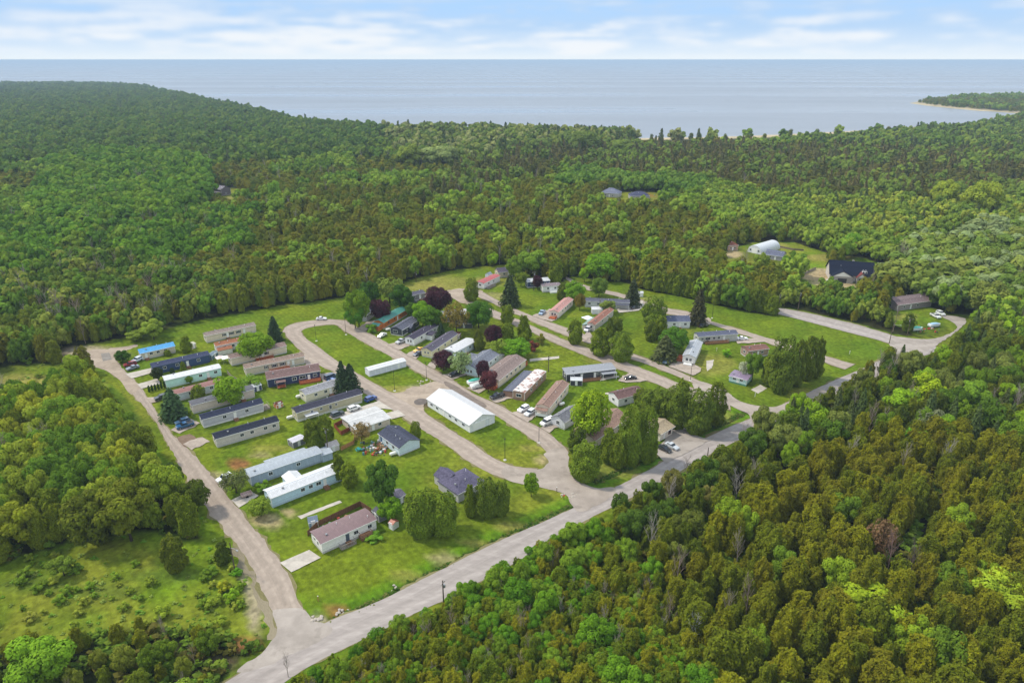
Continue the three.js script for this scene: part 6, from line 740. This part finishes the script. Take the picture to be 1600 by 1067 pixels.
const SHEDS = [ // a, b, w, h, rise, wall, roof, roofKind, label
  [[582, 808], [592, 817], 2.6, 2.1, 0.6, [124, 124, 132], [112, 114, 124], 'shingle', 'weathered grey shed under the low bright green tree'], [[608, 826], [614, 829.5], 2, 1.9, 0.5, [226, 226, 230], [176, 96, 72], 'seam', 'tiny white shed with a rusty red roof beside the huge cedars'], [[622, 790], [634, 783], 4, 2.2, 0.9, [120, 112, 122], [128, 124, 140], 'shingle', 'small violet roofed shed behind the left huge cedar'],
  [[483, 826], [497, 823], 2.6, 1.8, 0.7, [126, 150, 176], [112, 128, 146], 'seam', 'blue grey garden shed at the corner of the brown fence'], [[424, 641], [443, 637], 3, 2.1, 0.5, [62, 74, 104], [214, 216, 220], 'seam', 'dark blue shed with a white roof in the middle back yard', [397, 613], [409, 609]], [[432, 639], [442, 635.5], 2.2, 1.5, 0.6, [196, 122, 84], [120, 78, 66], 'shingle', 'small orange playhouse on the back yard lawn'],
  [[513, 709], [530, 703], 3.4, 2.0, 0.9, [206, 200, 196], [196, 186, 180], 'seam', 'beige metal shed behind the utility pole'], [[458, 701], [477, 693], 3, 2.1, 0.3, [120, 120, 132], [214, 206, 226], 'seam', 'low shed with a lilac white roof behind the long blue grey home'], [[891.5, 602.5], [909.5, 603], 3, 2.2, 0.4, [60, 62, 70], [206, 210, 216], 'seam', 'small dark shed with a pale roof beside the charcoal home'],
  [[777, 566], [788, 560], 2.6, 2.0, 0.5, [226, 226, 228], [228, 228, 230], 'seam', 'small white shed between the hipped roof and the brown double roof'], [[714, 533], [720, 527], 2.4, 2.1, 0.5, [112, 70, 58], [120, 80, 66], 'shingle', 'small brown shed at the end of the pale yellow home'], [[712, 513], [738, 513], 4, 2.2, 0.8, [92, 92, 102], [100, 102, 114], 'shingle', 'dark shed left of the large dense green maple'],
  [[1243, 592], [1253, 587], 3, 2.2, 0.6, [218, 218, 224], [150, 146, 152], 'seam', 'white shed tucked under the great corner cedars'], [[336, 548], [342, 546], 2.6, 2.0, 0.5, [196, 176, 150], [214, 204, 186], 'seam', 'cream shed at the end of the beige homes', [300, 546], [306, 543]], [[998, 464], [1005, 464], 2.4, 2.2, 0.5, [224, 226, 232], [226, 228, 232], 'seam', 'little white shed on the wide lawn by the spruce'],
  [[764, 436], [769, 434], 2.6, 2.4, 0.9, [206, 214, 224], [150, 160, 176], 'seam', 'small pale shed behind the red roofed home'], [[925, 491], [946, 491], 4, 2.4, 0.3, [216, 216, 220], [232, 232, 236], 'seam', 'white awning roofed shed behind the brown roofed home with the green lean-to'], [[331, 563], [341, 556], 2.4, 1.9, 0.4, [104, 128, 140], [120, 140, 150], 'seam', 'grey green shed at the corner of the navy home'],
];
for (const [a, b, w, h, rise, wall, roof, rk, label, a2, b2] of SHEDS) home({ name: 'garden_shed', cat: 'shed', label, a: a2 ?? a, b: b2 ?? b, w, h, rise, wall, roof, roofKind: rk, skirt: 0.1, ov: 0.15, win: [], doors: [0.5], steps: false, ends: [['l', 0.5, 0.5, 0.5]], vents: 0, ridgeCap: false });
{ // gazebo with a violet roof hidden behind trees and the pale tent roofs
  for (const [x, y, w, c, label] of [[344, 566, 3, [214, 200, 196], 'round topped canopy between the navy home and the rust roofed one'], [918, 503, 4.4, [222, 226, 232], 'white canopy tent beside the brown roofed home with the green lean-to'], [353, 566, 3.2, [238, 240, 244], 'flat white canopy at the end of the mint green home']]) {
    const o = thing('canopy', label, 'canopy', P(x, y), 0.62); part('frame', mergeGeometries([[-1, -1], [1, -1], [1, 1], [-1, 1]].map(([a, b]) => box(0.08, 2.2, 0.08, a * w * 0.45, 1.1, b * w * 0.45))), M.metal, o); part('cover', new THREE.ConeGeometry(w * 0.72, 0.9, 4).rotateY(Math.PI / 4).translate(0, 2.6, 0), paint('trim', ...c), o);
  }
}

/* ---------- fences ---------- */
function fence(label, pts, h, mat, name = 'wooden_fence') {
  const W = pts.map((p) => P(...p)), o = thing(name, label, 'fence', W[0].clone()), step = 2.2;
  for (let i = 0; i < W.length - 1; i++) {
    const a = W[i].clone().sub(W[0]), b = W[i + 1].clone().sub(W[0]), L = a.distanceTo(b), n = Math.max(1, Math.round(L / step)), turn = Math.atan2(-(b.z - a.z), b.x - a.x);
    for (let k = 0; k < n; k++) { const m = a.clone().lerp(b, (k + 0.5) / n), g = part('panel', box(L / n - 0.1, h - 0.1, 0.05, 0, h / 2, 0), mat, o); g.position.copy(m); g.rotation.y = turn; const q = part('post', box(0.12, h + 0.1, 0.12, 0, h / 2, 0), mat, o); q.position.copy(a).lerp(b, k / n); }
    if (i === W.length - 2) { const q = part('post', box(0.12, h + 0.1, 0.12, 0, h / 2, 0), mat, o); q.position.copy(b); }
  }
}
fence('brown board fence around the yard behind the rusty roofed home', [[481, 838], [498, 822], [563, 791], [580, 802]], 1.8, fenceWood);
fence('tan board fence along the cluttered back yard', [[533, 704], [553, 694], [554, 684]], 1.5, paint('board', 190, 140, 96));
fence('red brown board fence of the small back yard pen', [[522, 668], [538, 660], [549, 672], [533, 680], [522, 668]], 1.6, paint('board', 156, 88, 66));
fence('grey board fence behind the mint green home', [[355, 584], [362, 592], [372, 597]], 1.6, deckGrey);
fence('white picket fence between the office and the dark cedars', [[1058, 669], [1075, 672]], 1.5, M.white, 'picket_fence');
fence('grey wooden fence along the modern house drive', [[1256, 430], [1275, 421]], 1.6, deckGrey);
fence('low dark fence behind the half round barn', [[1216, 386], [1240, 391], [1256, 392]], 1.2, paint('board', 130, 116, 104));

/* ---------- vehicles ---------- */
function sideShape(pts) { const s = new THREE.Shape(); pts.forEach(([x, y], i) => i ? s.lineTo(x, y) : s.moveTo(x, y)); s.closePath(); return s; }
function slabOf(pts, w, bevel = 0.06) { return new THREE.ExtrudeGeometry(sideShape(pts), { depth: w - 2 * bevel, bevelEnabled: true, bevelSize: bevel, bevelThickness: bevel, bevelSegments: 2 }).translate(0, 0, -w / 2 + bevel); }
const CARS = { // length runs along x, nose at +x
  sedan: { L: 4.7, W: 1.8, body: [[-2.3, 0.3], [2.3, 0.3], [2.32, 0.62], [2.1, 0.78], [0.95, 0.92], [-1.6, 0.95], [-2.25, 0.9], [-2.34, 0.6]], top: [[-1.75, 0.92], [1.0, 0.9], [0.25, 1.38], [-0.95, 1.4]], wr: 0.33, wx: [-1.38, 1.42] },
  suv: { L: 4.7, W: 1.9, body: [[-2.3, 0.38], [2.3, 0.38], [2.32, 0.85], [2.1, 1.0], [1.05, 1.1], [-2.25, 1.1], [-2.34, 0.8]], top: [[-2.2, 1.08], [1.1, 1.06], [0.45, 1.66], [-1.95, 1.7]], wr: 0.37, wx: [-1.4, 1.42] },
  pickup: { L: 5.6, W: 1.95, body: [[-2.75, 0.45], [2.75, 0.45], [2.78, 0.95], [2.5, 1.1], [1.35, 1.16], [-2.75, 1.14]], top: [[-0.75, 1.12], [1.35, 1.1], [0.75, 1.78], [-0.5, 1.82]], wr: 0.4, wx: [-1.75, 1.8], bed: true },
  van: { L: 5.2, W: 2, body: [[-2.55, 0.35], [2.5, 0.35], [2.56, 0.9], [2.3, 1.15], [1.7, 1.25], [-2.6, 1.25]], top: [[-2.58, 1.22], [1.75, 1.22], [1.0, 2.0], [-2.5, 2.05]], wr: 0.36, wx: [-1.6, 1.6] },
};
const carProto = new Map();
function carPaint(c) { const k = 'car' + c; if (!cache.has(k)) cache.set(k, new THREE.MeshPhysicalMaterial({ color: C(...c), roughness: 0.35, clearcoat: 1, clearcoatRoughness: 0.08 })); return cache.get(k); }
function buildCar(kind) {
  const q = CARS[kind], o = new THREE.Group(), W = q.W;
  part('body', slabOf(q.body, W, 0.09), M.white, o);
  const cab = part('cabin', slabOf(q.top.map(([x, y], i) => [x, y]), W - 0.22, 0.08), M.glass, o);
  const [a, b, c, d] = q.top; part('roof', slabOf([[d[0] - 0.08, d[1] - 0.02], [c[0] + 0.02, c[1] - 0.02], [c[0] - 0.1, c[1] + 0.06], [d[0] + 0.05, d[1] + 0.06]], W - 0.2, 0.04), M.white, o);
  const mid = lerp(d[0], c[0], 0.45); part('pillar', mergeGeometries([box(0.12, c[1] - a[1], W - 0.1, mid, (c[1] + a[1]) / 2, 0), box(0.14, c[1] - a[1], W - 0.1, d[0] + 0.05, (c[1] + a[1]) / 2, 0)]), M.white, o);
  for (const x of q.wx) for (const s of [-1, 1]) { const w = part('wheel', new THREE.CylinderGeometry(q.wr, q.wr, 0.24, 16).rotateX(Math.PI / 2), M.tyre, o); w.position.set(x, q.wr, s * (W / 2 - 0.1)); part('rim', new THREE.CylinderGeometry(q.wr * 0.62, q.wr * 0.62, 0.26, 10).rotateX(Math.PI / 2), M.rim, w); }
  const hy = q.body[2][1] - 0.02; for (const s of [-1, 1]) { part('headlight', box(0.1, 0.16, 0.34, q.body[2][0] + 0.04, hy, s * (W / 2 - 0.3)), M.lampOff, o); part('tail_light', box(0.08, 0.2, 0.26, q.body[q.body.length - 1][0] - 0.07, hy + 0.05, s * (W / 2 - 0.24)), M.red, o); part('mirror', box(0.14, 0.12, 0.2, b[0] - 0.35, a[1] + 0.1, s * (W / 2 + 0.08)), M.white, o); }
  if (q.bed) part('cargo_bed', box(1.85, 0.02, W - 0.3, -1.75, 1.235, 0), M.black, o);
  return o;
}
const CARLIST = [ // kind, x, y (pixel on the ground below it), the pixel its nose points to, colour, label
  ['suv', 203, 572, [190, 575], [132, 30, 36], 'dark red car on the drive near the blue roofed home'], ['sedan', 207, 577, [194, 581], [128, 136, 150], 'silver grey car beside the dark red car'], ['suv', 214, 565, [205, 569], [204, 214, 226], 'pale trailer sized van by the blue roofed home wall'], ['suv', 252, 624, [238, 628], [34, 36, 42], 'black car on the drive above the dark spruce'],
  ['suv', 285, 662, [270, 667], [60, 92, 120], 'steel blue car behind the blue pickup'], ['pickup', 289, 668, [272, 673], [26, 84, 130], 'bright blue pickup by the left road'], ['suv', 351, 751, [342, 755], [228, 230, 232], 'white off-roader beside the grey green willow'], ['sedan', 502, 500, [515, 500], [222, 222, 222], 'white car at the top of the loop lane'],
  ['van', 517, 592, [528, 588], [52, 70, 92], 'dark blue van behind the twin spruces'], ['sedan', 521, 597, [532, 593], [92, 120, 178], 'light blue car behind the twin spruces'], ['suv', 579, 626, [588, 622], [24, 70, 140], 'vivid blue car at the end of the olive tan home'], ['suv', 553, 641, [564, 637], [232, 232, 232], 'white car beside the olive tan home'], ['suv', 527, 650, [538, 646], [64, 74, 86], 'dark grey car beside the olive tan home'],
  ['sedan', 597, 526, [589, 530], [232, 230, 228], 'white car on the lawn edge by the charcoal home'], ['pickup', 627, 536, [615, 541], [170, 172, 176], 'silver pickup before the white home with the violet grey roof'], ['sedan', 654, 549, [644, 553], [224, 172, 56], 'yellow car before the pale yellow home'], ['sedan', 653, 555, [644, 559], [58, 62, 84], 'dark car in front of the yellow car'], ['suv', 710, 588, [699, 592], [30, 32, 38], 'black car beside the bay fronted pale blue home'],
  ['pickup', 777, 622, [765, 626], [34, 36, 46], 'black pickup before the brown walled home'], ['suv', 818, 642, [810, 646], [232, 232, 234], 'left white car of the pair before the cream home with the ramp'], ['suv', 828, 648, [820, 653], [206, 210, 214], 'right silver white car of the pair before the cream home with the ramp'], ['van', 855, 663, [844, 668], [234, 234, 232], 'white wagon near the small grey gabled house'],
  ['sedan', 985, 593, [972, 594], [38, 36, 42], 'black car beside the deck of the charcoal home'], ['sedan', 1038, 704, [1046, 708], [32, 34, 40], 'black car in the office parking lot'], ['sedan', 1050, 700, [1062, 706], [198, 204, 210], 'silver car in the office parking lot'], ['pickup', 847, 491, [842, 496], [150, 172, 196], 'pale blue pickup beside the pink roofed home'], ['van', 919, 517, [912, 522], [228, 226, 236], 'white van at the gravel drive among the round cedars'],
  ['sedan', 993, 483, [1003, 481], [50, 52, 56], 'dark car on the concrete yard of the long white home'], ['sedan', 1099, 511, [1110, 509], [32, 32, 38], 'black car under the tall lone spruce'], ['sedan', 1160, 531, [1172, 531], [232, 232, 234], 'white car beside the long grey home on the right lawn'], ['pickup', 1044, 567, [1036, 571], [96, 120, 140], 'blue grey pickup by the slanted white home'], ['pickup', 1462, 496, [1470, 500], [230, 230, 232], 'front white truck on the corner lot'], ['suv', 1470, 492, [1478, 496], [226, 228, 230], 'rear white truck on the corner lot'], ['sedan', 1298, 441, [1306, 444], [232, 232, 234], 'white car at the modern house garage'], ['sedan', 645, 474, [655, 471], [60, 60, 70], 'dark car by the low grey home at the gravel area'],
];
for (const [kind, x, y, to, c, label] of CARLIST) {
  if (!carProto.has(kind)) carProto.set(kind, buildCar(kind)); const o = carProto.get(kind).clone(), p = P(x, y), t = P(...to), m = carPaint(c);
  o.name = numbered(kind === 'pickup' ? 'pickup_truck' : kind === 'van' ? 'parked_van' : 'parked_car'); o.position.copy(p); o.position.y = 0.2; o.rotation.y = Math.atan2(-(t.z - p.z), t.x - p.x); o.userData = {}; tag(o, label, kind === 'pickup' ? 'pickup truck' : kind === 'van' ? 'van' : 'car');
  o.traverse((k) => { if (['body', 'roof', 'pillar', 'mirror'].includes(k.name)) k.material = m; }); scene.add(o);
}
{ // small cart on the pad, boats under tarpaulins, hay-coloured bits of yard
  const o = thing('utility_trailer', 'small pinkish utility trailer on the concrete pad by the white roofed home', 'trailer', P(385, 776), 0.62); part('box', mergeGeometries([box(3, 0.1, 1.6, 0, 0.65, 0), box(3, 0.6, 0.08, 0, 0.95, 0.76), box(3, 0.6, 0.08, 0, 0.95, -0.76), box(0.08, 0.6, 1.5, 1.46, 0.95, 0), box(0.08, 0.6, 1.5, -1.46, 0.95, 0)]), paint('board', 206, 182, 176), o); for (const s of [-1, 1]) { const w = part('wheel', new THREE.CylinderGeometry(0.36, 0.36, 0.2, 14).rotateX(Math.PI / 2), M.tyre, o); w.position.set(0, 0.36, s * 0.92); } part('drawbar', box(1.4, 0.08, 0.1, 2.1, 0.55, 0), M.black, o);
  const hull = (c, cover) => { const g = new THREE.Group(), s = new THREE.Shape(); s.moveTo(-2.6, -0.95); s.lineTo(1.2, -0.95); s.quadraticCurveTo(2.6, -0.6, 3, 0); s.quadraticCurveTo(2.6, 0.6, 1.2, 0.95); s.lineTo(-2.6, 0.95); s.closePath(); part('hull', new THREE.ExtrudeGeometry(s, { depth: 0.7, bevelEnabled: true, bevelSize: 0.12, bevelThickness: 0.25, bevelSegments: 3 }).rotateX(-Math.PI / 2).translate(0, 0.75, 0), paint('trim', ...c), g); part('cover', new THREE.SphereGeometry(1, 20, 8, 0, 6.3, 0, 1.57).scale(2.5, 0.55, 0.98).translate(-0.1, 1.68, 0), paint('trim', ...cover), g); const a = part('trailer_frame', mergeGeometries([box(5.6, 0.1, 0.12, 0.4, 0.42, 0.4), box(5.6, 0.1, 0.12, 0.4, 0.42, -0.4), box(0.12, 0.1, 1.9, -0.8, 0.42, 0)]), M.metal, g); for (const q of [-1, 1]) { const w = part('wheel', new THREE.CylinderGeometry(0.32, 0.32, 0.2, 12).rotateX(Math.PI / 2), M.tyre, g); w.position.set(-0.8, 0.32, q * 1.05); } return g; };
  for (const [x, y, turn, c, v, label] of [[741, 600, 0.5, [226, 228, 226], [70, 176, 156], 'boat under a teal tarpaulin by the maroon trees'], [746, 606, 0.5, [232, 232, 230], [206, 214, 206], 'second boat with a whitish cover by the maroon trees'], [1432, 517, 0.25, [206, 216, 214], [92, 190, 170], 'boat under a turquoise tarpaulin on the corner lot'], [1460, 511, 0.2, [214, 220, 224], [150, 186, 206], 'pale blue covered boat right of the turquoise one on the corner lot']]) { const g = hull(c, v); g.name = numbered('covered_boat'); g.position.copy(P(x, y)); g.rotation.y = turn; scene.add(g); tag(g, label, 'boat'); }
}

/* ---------- poles, lamps, small things ---------- */
const heightAt = (x, y, ty) => { const p = P(x, y), v = ty - 533.5; return CAM_H + p.z * (v * CS + FOCAL * SN) / (FOCAL * CS - v * SN); };
for (const [x, y, ty, label] of [[494, 533, 509, 'thin dark lamp post at the left edge of the grass island'], [540.5, 523, 498, 'thin dark lamp post at the top of the grass island'], [616.5, 611, 582, 'thin dark lamp post behind the white storage shed'], [666.5, 594, 568, 'thin dark lamp post at the gravel crossing'], [842, 692, 664, 'thin dark lamp post near the white wagon'], [789, 719, 687, 'thin dark lamp post on the barn lawn tip'], [1079, 595, 570, 'thin dark lamp post before the slanted white home'], [1113, 497, 472, 'thin dark lamp post on the wide lawn by the lone spruce'], [407, 572, 556, 'short lamp post beside the beige home with the red deck']]) {
  const h = heightAt(x, y, ty), o = thing('lamp_post', label, 'lamp post', P(x, y)); part('pole', new THREE.CylinderGeometry(0.06, 0.09, h, 8).translate(0, h / 2, 0), M.black, o); part('lantern', mergeGeometries([new THREE.CylinderGeometry(0.17, 0.12, 0.4, 8).translate(0, h + 0.15, 0), new THREE.ConeGeometry(0.24, 0.2, 8).translate(0, h + 0.45, 0)].map((g) => g.toNonIndexed())), M.black, o); part('footing', new THREE.CylinderGeometry(0.42, 0.5, 0.24, 12).translate(0, 0.1, 0), paint('concrete', 226, 222, 214), o);
}
for (const [x, y, ty, arm, label] of [[513, 711, 668, 0, 'utility pole with a white transformer behind the pale blue homes'], [857, 581, 556, 0, 'utility pole with a transformer in the middle lawn'], [834, 454, 424, 0, 'pale utility pole beside the small purple tree'], [937, 483, 465, 0, 'pale utility pole before the long white home'], [1215, 493, 459, 0, 'utility pole at the end of the cedar row'], [1247, 486, 456, 0, 'utility pole across the side road from the cedar row'], [1259, 596, 558, 0, 'utility pole in front of the great corner cedars'], [1418, 525, 496, 0, 'utility pole at the corner lot'], [1390, 537, 503, 1, 'street light pole with a long arm at the far junction'], [367, 894, 848, 1, 'street light pole with an arm beside the left road'], [693, 941, 907, 0, 'short bare pole beside the main road'], [1106, 712, 699, 0, 'short post at the road edge near the parking lot'], [650, 441, 424, 0, 'pole at the forest edge of the far field']]) {
  const h = heightAt(x, y, ty), o = thing(arm ? 'street_light' : 'utility_pole', label, arm ? 'street light' : 'utility pole', P(x, y), arm ? -0.65 : rB() * 3); part('pole', new THREE.CylinderGeometry(0.11, 0.17, h, 10).translate(0, h / 2, 0), M.pole, o);
  if (arm) { part('arm', tube([[0, h - 1.6, 0], [1.2, h - 1.1, 0], [2.6, h - 0.9, 0]], [0.05, 0.05, 0.05], 6), M.metal, o); part('lamp_head', box(0.7, 0.14, 0.3, 2.8, h - 0.93, 0), M.metal, o); }
  else if (h > 6) { part('crossarm', box(1.8, 0.12, 0.1, 0, h - 0.7, 0.1), M.pole, o); part('transformer', new THREE.CylinderGeometry(0.26, 0.26, 0.8, 12).translate(0.3, h - 1.7, 0.22), M.metal, o); for (const k of [-0.8, 0, 0.8]) part('insulator', new THREE.CylinderGeometry(0.05, 0.07, 0.2, 6).translate(k, h - 0.54, 0.1), M.white, o); }
}
const rY = rng(77);
{ // round tanks, tables, bins, play things, stones
  for (const [x, y, label] of [[467, 622, 'white gas tank behind the cream home by the spruces'], [453, 655, 'white gas tank at the end of the olive tan home'], [614, 712, 'beige gas tank at the corner of the slate roofed house'], [878, 634, 'white gas tank beside the cream home with the ramp'], [606, 517, 'white gas tank beside the orange log home']]) { const o = thing('gas_tank', label, 'gas tank', P(x, y), 0.6); part('tank', new THREE.CapsuleGeometry(0.55, 1.3, 6, 14).rotateZ(Math.PI / 2).translate(0, 0.85, 0), paint('trim', 228, 226, 218), o); part('leg', box(0.12, 0.4, 0.8, -0.6, 0.2, 0), M.metal, o); part('leg', box(0.12, 0.4, 0.8, 0.6, 0.2, 0), M.metal, o); }
  for (const [x, y, c, label] of [[590, 703, [150, 104, 74], 'wooden picnic table in the cluttered yard'], [598, 699, [168, 140, 116], 'second picnic table in the cluttered yard'], [560, 704, [60, 150, 150], 'teal garden table in the cluttered yard'], [502, 737, [86, 140, 176], 'blue garden table between the pale blue homes']]) { const o = thing('picnic_table', label, 'table', P(x, y), rY() * 3), m = paint('board', ...c); part('tabletop', box(1.8, 0.06, 0.8, 0, 0.75, 0), m, o); for (const s of [-1, 1]) { part('bench', box(1.8, 0.05, 0.28, 0, 0.45, s * 0.75), m, o); part('leg', mergeGeometries([box(0.08, 0.75, 0.1, s * 0.7, 0.37, 0.25), box(0.08, 0.75, 0.1, s * 0.7, 0.37, -0.25), box(0.08, 0.08, 1.5, s * 0.7, 0.42, 0)]), m, o); } }
  const stones = []; for (let i = 0; i < 60; i++) { const q = [[498, 967], [890, 776], [535, 955], [625, 918], [660, 600]][i % 5], p = P(q[0] + (rY() - 0.5) * 26, q[1] + (rY() - 0.5) * 9); const g = new THREE.DodecahedronGeometry(0.18 + 0.3 * rY(), 0); g.scale(1.2, 0.6, 1).rotateY(rY() * 6).translate(p.x, landY(p.x, p.z) + 0.08, p.z); stones.push(g); }
  const o = new THREE.Mesh(mergeGeometries(stones), paint('concrete', 186, 176, 164)); o.name = 'loose_stones'; tag(o, 'loose pale stones at the ditch ends and road corners', 'stones', undefined, 'stuff'); scene.add(o);
  for (const [x, y, c, label] of [[497, 939, [196, 150, 90], 'small wooden marker post on the front lawn'], [870, 768, [120, 110, 96], 'small sign post on the corner lawn'], [1180, 620, [228, 228, 226], 'white marker post on the lawn by the junction'], [1328, 553, [226, 226, 224], 'white marker post at the right end of the wide lawn'], [1120, 549, [226, 214, 190], 'small birdhouse post on the lower right lawn']]) { const q = thing('marker_post', label, 'post', P(x, y)); part('post', box(0.16, 1.4, 0.16, 0, 0.7, 0), paint('board', ...c), q); part('cap', new THREE.ConeGeometry(0.16, 0.2, 4).rotateY(0.78).translate(0, 1.5, 0), M.white, q); }
  for (const [x, y, c, label] of [[881, 780, [196, 60, 60], 'red and white mailbox at the lane junction corner'], [747, 607, [226, 226, 222], 'white mailbox at the lane']]) { const q = thing('mailbox', label, 'mailbox', P(x, y), 0.6); part('post', box(0.1, 1.1, 0.1, 0, 0.55, 0), M.pole, q); part('box', mergeGeometries([box(0.5, 0.25, 0.26, 0, 1.2, 0), new THREE.CylinderGeometry(0.13, 0.13, 0.5, 10, 1, false, 0, Math.PI).rotateZ(Math.PI / 2).translate(0, 1.325, 0)]), paint('trim', ...c), q); }
  const yard = (x0, y0, x1, y1, n, label) => { const gs = []; const cols = []; for (let i = 0; i < n; i++) { const p = P(lerp(x0, x1, rY()), lerp(y0, y1, rY())), s = 0.25 + 0.7 * rY(), g = rY() < 0.5 ? box(s, s * 0.7, s * 0.8, 0, s * 0.35, 0) : new THREE.CylinderGeometry(s * 0.35, s * 0.4, s, 8).translate(0, s / 2, 0); g.rotateY(rY() * 3).translate(p.x, 0, p.z); const k = [[200, 196, 190], [70, 120, 130], [150, 110, 80], [60, 62, 66], [176, 70, 56], [110, 140, 120]][Math.floor(rY() * 6)], c = C(...k), m = g.attributes.position.count; g.setAttribute('color', new THREE.Float32BufferAttribute(new Float32Array(m * 3).map((_, j) => [c.r, c.g, c.b][j % 3]), 3)); gs.push(g.index ? g.toNonIndexed() : g); } const q = new THREE.Mesh(mergeGeometries(gs), std({ vertexColors: true, roughness: 0.7 })); q.name = numbered('yard_clutter'); scene.add(q); tag(q, label, 'clutter', undefined, 'stuff'); };
  yard(562, 690, 604, 712, 70, 'boxes, pots and toys strewn over the cluttered back yard'); yard(500, 806, 566, 830, 40, 'clutter inside the brown fenced yard'); yard(70, 600, 102, 616, 30, 'junk pile in the far left clearing'); yard(1420, 510, 1470, 520, 26, 'odds and ends around the boats on the corner lot'); yard(1370, 440, 1385, 450, 10, 'building material beside the modern house'); yard(340, 530, 350, 545, 8, 'small things by the cream shed');
  yard(980, 298, 1030, 306, 14, 'building site material by the distant houses');
}
renderer.render(scene, camera);
